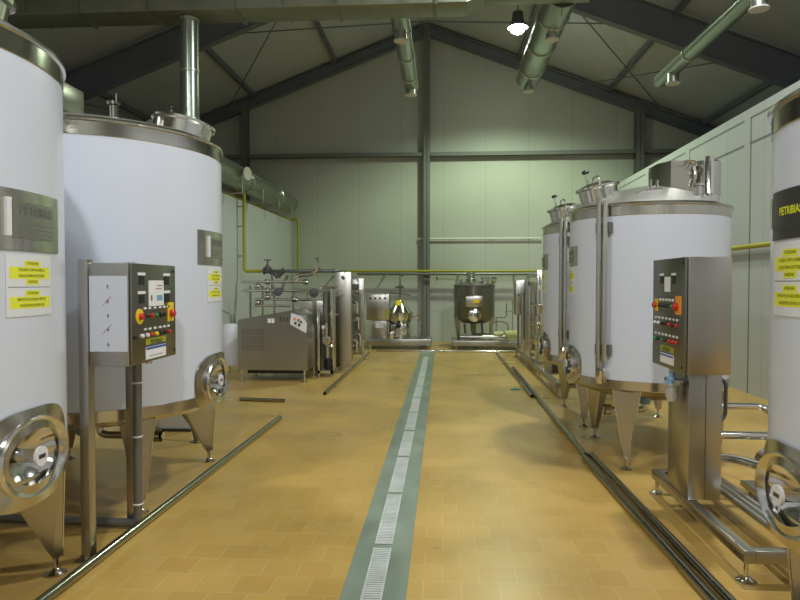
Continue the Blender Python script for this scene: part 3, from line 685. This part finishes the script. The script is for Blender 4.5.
# white crate beyond the large left tank
t = thing('plastic_crate', (-2.98, 6.85, 0), 'white plastic crate on the floor seen beneath the far left tank', 'crate')
mb = MB(); mb.hexa([(-.26, -.16, .03), (.26, -.16, .03), (.26, .16, .03), (-.26, .16, .03)], [(-.30, -.19, .32), (.30, -.19, .32), (.30, .19, .32), (-.30, .19, .32)], 'plastic_w'); mb.build('crate_body', t)
mb = MB(); mb.box(-.28, .28, -.18, .18, 0, .03, 'dark'); mb.build('base', t)
# bent drain pipe by the crate
t = thing('drain_pipe', (-2.52, 6.25, 0), 'dark bent drain pipe standing on the floor beside the white crate', 'pipe')
mb = MB(); mb.tube(fillet([(-.16, .12, .44), (-.12, .05, .30), (.02, 0, .16), (.05, 0, .01)], .08), .026, 'darksteel', 12); mb.build('pipe', t)
mb = MB(); mb.lathe([(0, 0), (.06, 0), (.06, .012), (0, .012)], 'darksteel', 18, c=(.05, 0, 0)); mb.build('floor_flange', t)

# ------------------------------------------------------------------ gas pipes
t = thing('gas_pipe', (0, 0, 0), 'yellow gas pipe along the left wall top and across the back wall', 'pipe')
t.location = (-3.95, 17.3, 1.92)
o = Vector((-3.95, 17.3, 1.92)); Lc = lambda *p: Vector(p) - o
mb = MB(); mb.tube(fillet([Lc(-4.19, 6.5, 3.337), Lc(-4.19, 17.3, 3.337), Lc(-3.95, 17.3, 3.337), Lc(-3.95, 17.3, 1.92)], .06), .034, 'yellow', 12); mb.build('wall_run', t)
mb = MB(); mb.tube([Lc(-3.95, 17.16, 1.92), Lc(2.62, 17.16, 1.92)], .034, 'yellow', 12); mb.rod(Lc(-3.95, 17.31, 1.92), Lc(-3.95, 17.15, 1.92), .036, 'yellow', 12); mb.build('back_run', t)
mb = MB(); mb.tube([Lc(-2.3, 17.10, 1.84), Lc(2.55, 17.10, 1.84)], .036, 'pipegrey', 12); mb.build('grey_return', t)
for x in (-3.0, -1.6, .4, 1.9):
    mb = MB(); mb.box(x - o.x - .02, x - o.x + .02, -.22, .19, -.14, -.125, 'gasgrey'); mb.build('bracket', t)
t = thing('gas_drop', (-4.02, 12.75, 1.84), 'yellow gas drop pipe on the left wall with grey valve and strainer', 'pipe')
mb = MB(); mb.tube(fillet([(-.17, -.40, 1.497), (-.17, -.05, 1.60), (-.06, 0, 1.62), (0, 0, 1.55), (0, 0, 0), (.40, 0, 0)], .07), .034, 'yellow', 12); mb.build('drop_pipe', t)
for z in (.3, .9, 1.3):
    mb = MB(); mb.box(-.128, .01, -.02, .02, z, z + .015, 'gasgrey'); mb.build('bracket', t)
mb = MB(); mb.rod((.40, 0, 0), (.56, 0, 0), .05, 'gasgrey', 14)
for x in (.40, .54): mb.lathe([(0, 0), (.075, 0), (.075, .02), (0, .02)], 'gasgrey', 18, c=(x, 0, 0), axis=(1, 0, 0))
mb.lathe([(.06, .03), (.055, .10), (.03, .13), (.018, .16), (.018, .22), (0, .22)], 'gasgrey', 16, c=(.48, 0, 0)); mb.rod((.41, 0, .225), (.55, 0, .225), .013, 'gasgrey', 8); mb.build('valve', t)
mb = MB(); mb.rod((.56, 0, 0), (.78, 0, 0), .036, 'gasgrey', 12); mb.rod((.62, 0, -.03), (.69, 0, -.13), .045, 'gasgrey', 14); mb.rod((.69, 0, -.12), (.80, 0, .02), .045, 'gasgrey', 14); mb.lathe([(0, 0), (.07, 0), (.07, .03), (0, .03)], 'gasgrey', 16, c=(.78, 0, .0), axis=(1, 0, .0)); mb.build('strainer', t)
mb = MB(); mb.tube(fillet([(.78, 0, 0), (1.9, 0, 0), (1.95, .6, 0)], .06), .036, 'pipegrey', 12); mb.rod((.57, 0, 0), (.57, 0, -.5), .02, 'pipegrey', 8); mb.build('grey_pipe', t)
t = thing('gas_pipe', (4.34, 6.0, 2.12), 'yellow gas pipe on brackets along the right wall', 'pipe')
mb = MB(); mb.tube([(0, -6, 0), (0, 10.9, 0)], .036, 'yellow', 12); mb.build('run', t)
for y in (-4, -1, 2.2, 5, 8.5):
    mb = MB(); mb.box(-.02, .078, y - .02, y + .02, -.055, -.036, 'gasgrey'); mb.build('bracket', t)
t = thing('water_pipe', (0, 17.42, 2.8), 'thin white pipe high across the right half of the back wall', 'pipe')
mb = MB(); mb.tube([(-.68, 0, 0), (2.62, 0, 0)], .024, 'plastic_w', 12); mb.build('run', t)
for x in (.2, 1.3, 2.3):
    mb = MB(); mb.box(x - .015, x + .015, -.028, .08, -.035, -.025, 'gasgrey'); mb.build('bracket', t)

# ------------------------------------------------------------------ homogeniser
t = thing('homogenizer', (-2.72, 10.45, 0), 'steel homogenizer cabinet with sloping top near the left wall', 'machine')
x0, x1, y0, y1 = -.58, .56, -.36, .50
mb = MB()
pts = lambda y: [(x0, y, .20), (x1, y, .20), (x1, y, .84), (x1 - .09, y, 1.08), (x1 - .22, y, 1.155), (x0 + .03, y, 1.0), (x0, y, .97)]
mb.hexa(pts(y0), pts(y1), 'satin'); cb = mb.build('housing', t)
mb = MB(); pts2 = [(x0 - .005, 0, .965), (x0 + .03, 0, 1.003), (x1 - .22, 0, 1.158), (x1 - .215, 0, 1.168), (x0 + .025, 0, 1.015), (x0 - .012, 0, .975)]
mb.hexa([(x, y0 - .008, z) for x, y, z in pts2], [(x, y1 + .004, z) for x, y, z in pts2], 'polish'); mb.build('top_lip', cb)
mb = MB()
for i in range(9):
    for j in range(10): mb.box(x0 + .07 + i * .042, x0 + .098 + i * .042, y0 - .003, y0 + .001, .52 + j * .036, .535 + j * .036, 'darksteel')
mb.build('vent_grille', cb)
mb = MB(); P = [(x1 - .28, .94), (x1 - .02, .80), (x1 - .004, .95), (x1 - .09, 1.07), (x1 - .26, 1.12)]
mb.hexa([(x, y0 - .012, z) for x, z in P], [(x, y0, z) for x, z in P], 'plastic_w'); cp = mb.build('control_plate', cb)
for x, z, m in ((x1 - .20, 1.03, 'orange'), (x1 - .14, 1.01, 'red'), (x1 - .10, .98, 'green'), (x1 - .19, .96, 'black'), (x1 - .13, .93, 'black')):
    mb = MB(); mb.lathe([(0, 0), (.02, 0), (.018, .02), (0, .022)], m, 14, c=(x, y0 - .012, z), axis=(0, -1, 0)); mb.build('push_button', cp)
for k in range(2):
    mb = MB(); mb.box(-.06 + .06 * k - .024, -.06 + .06 * k + .024, y0 - .004, y0, .96, 1.03, 'paper'); mb.build('rating_plate', cb)
for k in range(3):
    mb = MB(); mb.box(.13 + .05 * k - .012, .13 + .05 * k + .012, y0 - .004, y0, .98, 1.06, 'darksteel'); mb.build('slot', cb)
mb = MB(); mb.box(x0 + .1, x1 - .1, y0 + .2, y1 - .1, .12, .20, 'dark'); mb.build('shade_block', t)  # dark inset block standing in for the shade under the cabinet
for x in (x0 + .06, x1 - .06):
    for y in (y0 + .05, y1 - .06):
        mb = MB(); mb.rod((x, y, .01), (x, y, .20), .02, 'polish', 12); mb.lathe([(0, 0), (.05, 0), (.05, .012), (0, .02)], 'steel', 20, c=(x, y, 0)); mb.build('foot', t)
# pump block and gauges on the back of the homogeniser
t = thing('valve_manifold', (-2.70, 11.6, 0), 'cluster of steel valves and pipes standing behind the homogenizer cabinet', 'pipework')
mb = MB()
for x in (-.85, -.62, -.40, -.05, .20): mb.rod((x, 0, 0), (x, 0, 1.55 if x < -.3 else 1.45), .022, 'steel', 10)
mb.build('uprights', t)
for z, xa, xb in ((1.62, -1.0, .25), (1.46, -1.0, .05), (1.30, -.75, .30), (1.18, -.75, -.1)):
    mb = MB(); mb.rod((xa, -.03, z), (xb, -.03, z), .022, 'steel', 10)
    mb.build('header_pipe', t)
for x, z in ((-.70, 1.54), (-.70, 1.24), (-.52, 1.62), (-.52, 1.46), (-.52, 1.34), (.20, 1.62), (-.02, 1.30)):
    mb = MB(); mb.lathe([(0, -.05), (.045, -.05), (.055, 0), (.045, .05), (0, .05)], 'steel', 16, c=(x, -.04, z), axis=(1, 0, 0)); mb.rod((x, -.04, z), (x, -.04, z + .09), .014, 'steel', 8); mb.build('butterfly_valve', t)
mb = MB(); mb.lathe([(0, 0), (.05, .0), (.075, .005), (.08, .05), (.075, .055), (.03, .06), (.03, .10), (0, .10)], 'rubber', 24, c=(-.30, -.12, 1.44), axis=(.3, -1, 0)); mb.build('black_drive', t)
mb = MB(); mb.lathe([(0, 0), (.05, .0), (.08, .005), (.085, .05), (.08, .055), (.03, .06), (.03, .10), (0, .10)], 'rubber', 24, c=(.36, -.12, 1.42), axis=(.2, -1, 0)); mb.rod((.36, -.12, 1.30), (.36, -.05, 0), .03, 'steel', 10); mb.build('black_drive', t)
mb = MB(); mb.tube(fillet([(-.28, 0, 1.45), (-.22, 0, 1.6), (-.16, 0, 1.75)], .05), .035, 'steel', 10); mb.tube(fillet([(-.05, 0, 1.62), (.05, 0, 1.74), (.30, 0, 1.76), (.42, 0, 1.84), (.42, 0, 1.95)], .06), .038, 'steel', 12); mb.rod((.42, 0, 1.95), (.42, 0, 2.08), .012, 'darksteel', 8); mb.lathe([(0, 0), (.03, 0), (.03, .05), (0, .05)], 'darksteel', 12, c=(.40, 0, 2.02)); mb.build('top_pipe', t)
mb = MB(); mb.box(.10, .62, -.05, .40, .75, 1.28, 'satin', .02); mb.box(.2, .5, .0, .3, 0, .75, 'satin'); mb.build('valve_box', t)
# plate heat exchanger, left
def heat_exchanger(loc, lab, w, h, depth, colw, pack=True, side=1):
    t = thing('plate_heat_exchanger', loc, lab, 'machine', 'plate heat exchangers')
    mb = MB(); mb.box(-colw / 2, colw / 2, 0, .14, .10, h, 'satin', .008); mb.build('front_frame', t)
    mb = MB(); mb.box(-colw / 2, colw / 2, depth - .1, depth, .10, h - .1, 'satin', .008); mb.build('rear_frame', t)
    mb = MB(); n = 26; y0 = .2; 
    for i in range(n):
        yy = y0 + (depth - .75) * i / n; e = .012 * (i % 2)
        mb.box(-w / 2 + e, w / 2 - e, yy, yy + (depth - .75) / n * .72, .30, h - .22, 'darksteel' if i % 2 else 'steel')
    mb.build('plate_pack', t)
    mb = MB(); mb.rod((0, -.04, h - .10), (0, depth + .02, h - .10), .03, 'darksteel', 10); mb.build('carrying_bar', t)
    mb = MB()
    for s in (-1, 1):
        for z in (.45, h * .5, h - .35): mb.rod((s * (w / 2 + .03), .02, z), (s * (w / 2 + .03), depth - .02, z), .014, 'polish', 8)
    mb.build('tie_bars', t)
    for s in (-1, 1):
        for yy in (.07, depth - .05):
            mb = MB(); mb.rod((s * (colw / 2 - .03), yy, 0), (s * (colw / 2 - .03), yy, .11), .02, 'polish', 10); mb.build('foot', t)
    for z, yy in ((.95, .5), (.62, .75), (.55, .25), (1.25, .35), (1.42, .9)):
        mb = MB(); x = side * (w / 2); mb.tube(fillet([(x, yy, z), (x + side * .10, yy, z), (x + side * .10, yy, z - .22)], .04), .026, 'polish', 10); mb.lathe([(.045, 0), (.045, .02)], 'polish', 14, c=(x + side * .03, yy, z), axis=(1, 0, 0)); mb.build('port_pipe', t)
    return t
heat_exchanger((-1.79, 11.4, 0), 'plate heat exchanger with tall bright front column beside the left machines', .22, 1.80, 1.95, .29)
# holding tube and pump skid between
t = thing('holding_tube_skid', (-1.93, 11.0, 0), 'low steel skid with upright holding tube between homogenizer and heat exchanger', 'machine')
mb = MB(); mb.box(-.20, -.16, -.25, .33, .06, .11, 'steel'); mb.box(.02, .06, -.25, .33, .06, .11, 'steel'); mb.box(-.20, .06, -.25, -.21, .06, .11, 'steel'); mb.box(-.2, .06, .29, .33, .06, .11, 'steel')
for x in (-.18, .04):
    for y in (-.23, .31): mb.rod((x, y, 0), (x, y, .06), .016, 'polish', 8)
mb.build('base_frame', t)
mb = MB(); mb.box(-.205, -.165, -.25, -.21, .11, 1.12, 'polish', .004); mb.build('upright', t)
mb = MB(); mb.rod((.0, .12, .11), (.0, .12, 1.50), .055, 'polish', 20); mb.build('holding_tube', t)
mb = MB(); mb.rod((-.12, .14, .11), (-.12, .14, 1.45), .06, 'darksteel', 16); mb.build('dark_tube', t)
for z in (1.52, 1.38, 1.05): 
    mb = MB(); mb.rod((-.22, .12, z), (.10, .12, z), .018, 'polish', 8); mb.build('cross_pipe', t)
mb = MB(); mb.lathe([(0, 0), (.07, 0), (.075, .02), (.075, .14), (0, .15)], 'polish', 20, c=(-.06, -.05, .62), axis=(0, -1, 0)); mb.tube(fillet([(-.06, -.12, .62), (-.06, -.17, .66), (-.06, -.17, .92)], .03), .024, 'polish', 10); mb.rod((-.06, -.05, .62), (-.06, -.05, .10), .03, 'steel', 10); mb.build('pump', t)
mb = MB(); mb.lathe([(0, 0), (.07, .0), (.08, .03), (.06, .2), (0, .2)], 'black', 18, c=(-.03, -.12, .11)); mb.build('black_motor', t)
mb = MB(); mb.tube(fillet([(.04, -.12, .32), (.05, -.12, .5), (-.10, -.14, .55), (-.12, -.14, .82)], .05), .02, 'polish', 8); mb.lathe([(0, 0), (.035, 0), (.035, .05), (0, .05)], 'plastic_w', 12, c=(-.12, -.14, .82)); mb.build('bent_pipe', t)

# ------------------------------------------------------------------ separator unit
t = thing('cream_separator', (-1.08, 15.75, 0), 'steel cream separator with conical bowl and cabinet on a platform by the back wall', 'machine')
mb = MB(); mb.box(-.78, .80, -.42, .55, .10, .25, 'satin', .006); pf = mb.build('platform', t)
for x in (-.68, .72):
    for y in (-.34, .46):
        mb = MB(); mb.rod((x, y, 0), (x, y, .11), .022, 'polish', 10); mb.build('foot', pf)
mb = MB(); mb.box(-.78, -.22, -.30, .12, .70, 1.33, 'satin', .01); cb = mb.build('cabinet', t)
mb = MB(); mb.box(-.66, -.28, -.22, .10, .25, .70, 'satin', .006); mb.box(-.56, -.37, -.224, -.22, .50, .64, 'paper'); mb.build('cabinet_base', t)
for k in range(4):
    mb = MB(); mb.lathe([(0, 0), (.028, 0), (.024, .025), (0, .03)], 'black', 14, c=(-.68 + .12 * k, -.30, 1.23), axis=(0, -1, 0)); mb.build('push_button', cb)
mb = MB()
for k in range(3): mb.lathe([(0, 0), (.014, 0), (.012, .015), (0, .018)], ('red', 'green', 'black')[k], 10, c=(-.50 + .09 * k, -.30, 1.13), axis=(0, -1, 0))
mb.build('indicator_lights', cb)
mb = MB(); mb.box(-.33, -.25, -.304, -.30, .76, .96, 'badge'); mb.build('label_plate', cb)
mb = MB(); mb.lathe([(0, .25), (.26, .25), (.27, .30), (.27, .55), (.25, .60), (.27, .62), (.30, .70), (.31, .84), (.29, .87), (.21, 1.0), (.12, 1.13), (.06, 1.19), (.05, 1.23), (0, 1.24)], 'polish', 48, c=(.02, 0, 0)); bw = mb.build('bowl_hood', t)
mb = MB(); mb.lathe([(.315, 0), (.325, .01), (.325, .04), (.315, .05)], 'steel', 48, c=(.02, 0, .83)); mb.build('clamp_ring', bw)
mb = MB(); n = Vector((0, -.87, .5)); mb.lathe([(0, 0), (.075, 0), (.075, .006), (0, .006)], 'yel', 20, c=(.0, -.145, 1.115), axis=n); mb.build('yellow_disc', bw)
mb = MB(); mb.box(-.18, .20, -.33, -.24, .34, .60, 'steel', .01); mb.lathe([(0, 0), (.07, 0), (.06, .04), (0, .05)], 'black', 20, c=(0, -.33, .57), axis=(0, -1, 0)); mb.box(-.05, .06, -.345, -.33, .30, .50, 'satin'); mb.build('front_gearbox', t)
mb = MB(); mb.tube(fillet([(.02, 0, 1.22), (.02, 0, 1.42), (.02, 0, 1.78), (.02, 1.25, 1.80)], .05), .02, 'darksteel', 10); mb.rod((-.25, 0, 1.36), (.30, 0, 1.30), .016, 'darksteel', 8); mb.rod((-.10, 0, 1.50), (.12, 0, 1.50), .022, 'darksteel', 8); mb.tube([(.06, 0, 1.56), (.20, 0, 1.32)], .014, 'darksteel', 8); mb.lathe([(0, 0), (.05, 0), (.05, .06), (0, .06)], 'darksteel', 12, c=(.02, 0, 1.47)); mb.build('top_piping', t)
mb = MB(); mb.rod((.28, 0, .74), (.50, 0, .74), .035, 'steel', 12); mb.rod((.50, 0, .66), (.50, 0, .84), .045, 'steel', 12); mb.build('side_outlet', t)
mb = MB(); mb.lathe([(0, 0), (.08, 0), (.09, .03), (.09, .25), (0, .27)], 'steel', 20, c=(-.18, -.18, .33), axis=(0, -1, 0)); mb.rod((-.18, -.3, .25), (-.18, -.3, .3), .03, 'steel'); mb.build('motor', t)

# ------------------------------------------------------------------ round balance tank on its platform
t = thing('mixing_tank', (.77, 15.85, 0), 'round dull steel mixing tank with top motor on a platform by the back wall', 'tank')
mb = MB(); mb.box(-.55, 1.35, -.52, .60, .10, .22, 'satin', .006); pf = mb.build('platform', t)
for x in (-.45, .4, 1.25):
    for y in (-.44, .50):
        mb = MB(); mb.rod((x, y, 0), (x, y, .11), .022, 'polish', 10); mb.build('foot', pf)
mb = MB(); mb.lathe([(0, .60), (.30, .62), (.48, .72), (.495, .76), (.495, 1.50), (.51, 1.51), (.51, 1.55), (.47, 1.57), (.30, 1.63), (.1, 1.65), (0, 1.65)], 'darksteel', 56); mb.build('vessel', t)
for az in (200, 340, 90):
    a = radians(az); c, s_ = cos(a), sin(a); mb = MB()
    b = [(.44 * c - u * s_, .44 * s_ + u * c, .22) for u in (-.03, .03)] + [(.40 * c + u * -s_, .40 * s_ + u * c, .22) for u in (.03, -.03)]
    tp = [(.49 * c - u * s_, .49 * s_ + u * c, .80) for u in (-.13, .13)] + [(.40 * c - u * s_, .40 * s_ + u * c, .80) for u in (.13, -.13)]
    mb.hexa(b, tp, 'satin'); mb.build('leg', t)
mb = MB(); mb.lathe([(0, 0), (.15, 0), (.16, .02), (.155, .05), (.10, .07), (0, .08)], 'polish', 32, c=(-.02, -.485, .83), axis=(0, -1, 0)); mb.build('front_manhole', t)
mb = MB(); mb.box(-.24, .18, -.56, -.46, 1.02, 1.30, 'satin', .03); mb.rod((-.04, -.45, 1.30), (-.04, -.45, 1.50), .05, 'polish', 12); pl = mb.build('front_bracket', t)
mb = MB(); put = plane_put((.02, -.5615, 1.16), (1, 0, 0), (0, 0, 1)); mb.add([put(-.10, -.03), put(.06, -.04), put(.10, .04), put(-.03, .05)], [(0, 1, 2, 3)], 'yel'); mb.build('yellow_mark', pl)
mb = MB(); mb.lathe([(.13, 1.62), (.13, 1.70), (.10, 1.72), (.10, 1.86), (0, 1.88)], 'satin', 28, c=(-.08, 0, 0)); mb.build('top_motor', t)
mb = MB(); mb.lathe([(.09, 0), (.09, .12), (.11, .13), (.11, .15), (0, .17)], 'polish', 24, c=(.25, -.15, 1.60)); mb.build('top_fitting', t)
mb = MB(); mb.rod((-.40, -.1, 1.50), (-.34, -.1, 1.70), .04, 'polish', 12); mb.build('top_fitting', t)
mb = MB(); mb.lathe([(0, -.05), (.08, -.05), (.08, .05), (0, .05)], 'polish', 20, c=(.46, -.1, 1.68), axis=(1, .3, 0)); mb.rod((.44, -.1, 1.5), (.46, -.1, 1.66), .03, 'polish', 10); mb.build('top_fitting', t)
mb = MB(); mb.tube(fillet([(-.38, -.1, 1.68), (-.95, -.1, 1.70)], .03), .016, 'polish', 8); mb.rod((-.92, -.1, 1.66), (-.92, -.1, 1.76), .02, 'darksteel', 8); mb.build('inlet_pipe', t)
mb = MB(); mb.rod((-.02, -.05, .62), (-.02, -.05, .40), .06, 'darksteel', 14); mb.tube(fillet([(-.02, -.05, .42), (-.02, -.1, .34), (.5, -.25, .34)], .05), .035, 'steel', 12); mb.rod((.18, -.1, .62), (.20, -.12, .32), .03, 'darksteel', 10); mb.rod((-.24, -.1, .60), (-.22, -.12, .36), .03, 'darksteel', 10); mb.build('outlet_pipe', t)
mb = MB(); mb.rod((-.35, -.30, .30), (.75, -.30, .30), .045, 'satin', 14); mb.build('manifold_pipe', t)
mb = MB(); mb.lathe([(0, 0), (.09, 0), (.10, .03), (.10, .30), (.08, .33), (0, .33)], 'cream', 24, c=(.72, -.28, .36), axis=(1, 0, 0)); mb.box(.78, .98, -.34, -.22, .22, .30, 'cream'); pm = mb.build('pump_motor', t)
mb = MB(); mb.lathe([(0, 0), (.07, 0), (.075, .03), (.075, .22), (0, .24)], 'cream', 24, c=(.46, -.28, .36), axis=(1, 0, 0)); mb.box(.5, .64, -.32, -.24, .22, .30, 'cream'); mb.build('pump_head', pm)
for pts in ([(.40, -.25, .42), (.40, -.25, .62), (.60, -.25, .68), (.80, -.25, .62), (.80, -.25, .46)], [(.55, .1, .75), (.80, .1, .75), (.80, .1, 1.08), (.80, .1, 1.10)], [(.76, .1, .90), (1.1, .1, .90), (1.1, .1, .60)], [(.95, .1, 1.18), (.95, .1, 1.0), (1.2, .1, 1.0)]):
    mb = MB(); mb.tube(fillet(pts, .06), .018, 'polish', 8); mb.build('pipe_run', t)
mb = MB(); mb.rod((.55, .1, .22), (.55, .1, .76), .015, 'polish', 8); mb.rod((1.1, .1, .22), (1.1, .1, .62), .015, 'polish', 8); mb.rod((.95, .1, .22), (.95, .1, 1.05), .012, 'polish', 8); mb.build('pipe_stand', t)

# ------------------------------------------------------------------ right-hand pasteuriser skid
t = thing('pasteurizer_skid', (2.0, 11.6, 0), 'long steel skid of tubes, motor box and posts beyond the right-hand tanks', 'machine')
mb = MB()
mb.box(-.42, -.35, -2.55, 2.6, .13, .20, 'satin'); mb.box(.35, .42, -2.55, 2.6, .13, .20, 'satin')
for y in (-2.55, -1.2, 0, 1.3, 2.53): mb.box(-.35, .35, y, y + .07, .13, .20, 'satin')
fr = mb.build('skid_frame', t)
for x in (-.385, .385):
    for y in (-2.5, -.8, .9, 2.55):
        mb = MB(); mb.rod((x, y, .0), (x, y, .14), .02, 'polish', 10); mb.lathe([(0, 0), (.045, 0), (.045, .012), (0, .02)], 'steel', 16, c=(x, y, 0)); mb.build('foot', fr)
mb = MB(); mb.box(-.26, -.14, .38, .50, .20, 1.84, 'polish', .006); mb.build('front_post', t)
mb = MB(); n = 22
for i in range(n): yy = .58 + 1.1 * i / n; mb.box(-.34, -.05 - .01 * (i % 2), yy, yy + .036, .45, 1.62, 'darksteel' if i % 2 else 'steel')
mb.build('plate_pack', t)
mb = MB(); mb.rod((-.2, .4, 1.74), (-.2, 2.2, 1.74), .03, 'darksteel', 10); mb.build('carrying_bar', t)
for x, y, r, z1 in ((-.37, .62, .045, 1.55), (-.36, 1.0, .05, 1.7), (-.38, 1.5, .045, 1.4), (-.3, .2, .03, 1.0)):
    mb = MB(); mb.rod((x, y, .2), (x, y, z1), r, 'polish', 16); mb.build('upright_tube', t)
for z, y in ((.55, .25), (.85, .3), (1.2, .32), (.70, .9)):
    mb = MB(); mb.tube(fillet([(-.38, y, z), (-.20, y - .12, z), (-.20, y + .1, z - .18)], .05), .024, 'polish', 10); mb.build('pipe_bend', t)
mb = MB(); mb.box(-.46, -.16, 2.12, 2.5, .92, 1.66, 'satin', .01); mb.box(-.40, -.36, 2.3, 2.36, .2, .92, 'satin'); mb.box(-.26, -.22, 2.3, 2.36, .2, .92, 'satin'); mb.lathe([(0, 0), (.02, 0), (.02, .02), (0, .02)], 'black', 12, c=(-.4, 2.12, 1.35), axis=(0, -1, 0)); mb.build('cabinet', t)
mb = MB(); mb.box(-.36, -.12, -1.65, -1.15, .20, .46, 'satin', .01); mb.box(-.32, -.16, -1.655, -1.65, .22, .42, 'dark'); mb.build('motor_box', t)
mb = MB(); mb.lathe([(0, 0), (.11, 0), (.12, .03), (.12, .09), (0, .12)], 'polish', 28, c=(-.28, -.2, .62), axis=(-1, -.3, 0)); mb.rod((-.28, -.2, .2), (-.28, -.2, .62), .04, 'polish', 12); mb.build('pump_head', t)
mb = MB(); mb.box(-.36, -.05, 1.75, 2.05, .2, .8, 'darksteel', .02); mb.build('dark_housing', t)

# white cylinder and hoses by the left wall
t = thing('white_drum', (-3.78, 11.2, 0), 'slim white drum standing by the left wall beside the homogenizer', 'drum')
mb = MB(); mb.lathe([(0, .14), (.15, .14), (.16, .17), (.16, .82), (.13, .87), (0, .88)], 'plastic_w', 32); mb.build('drum_body', t)
mb = MB()
for a in (0, 120, 240): mb.rod((.13 * cos(radians(a)), .13 * sin(radians(a)), 0), (.13 * cos(radians(a)), .13 * sin(radians(a)), .16), .012, 'steel', 8)
mb.build('stand', t)
mb = MB(); mb.tube(fillet([(-.18, 0, .0), (-.18, 0, 1.2), (-.18, 0, 1.55)], .05), .014, 'pipegrey', 8); mb.tube(fillet([(.0, 0, .86), (0, 0, 1.05), (-.17, 0, 1.1)], .05), .012, 'pipegrey', 8); mb.build('feed_hose', t)

# ------------------------------------------------------------------ world and view
w = bpy.data.worlds.new('World'); scene.world = w; w.use_nodes = True
w.node_tree.nodes['Background'].inputs[0].default_value = (.6, .65, .6, 1); w.node_tree.nodes['Background'].inputs[1].default_value = .05
vs = scene.view_settings; scene.display_settings.display_device = 'sRGB'; vs.view_transform = 'Standard'; vs.look = 'None'; vs.gamma = 1; vs.use_curve_mapping = False
vs.exposure = 0.06
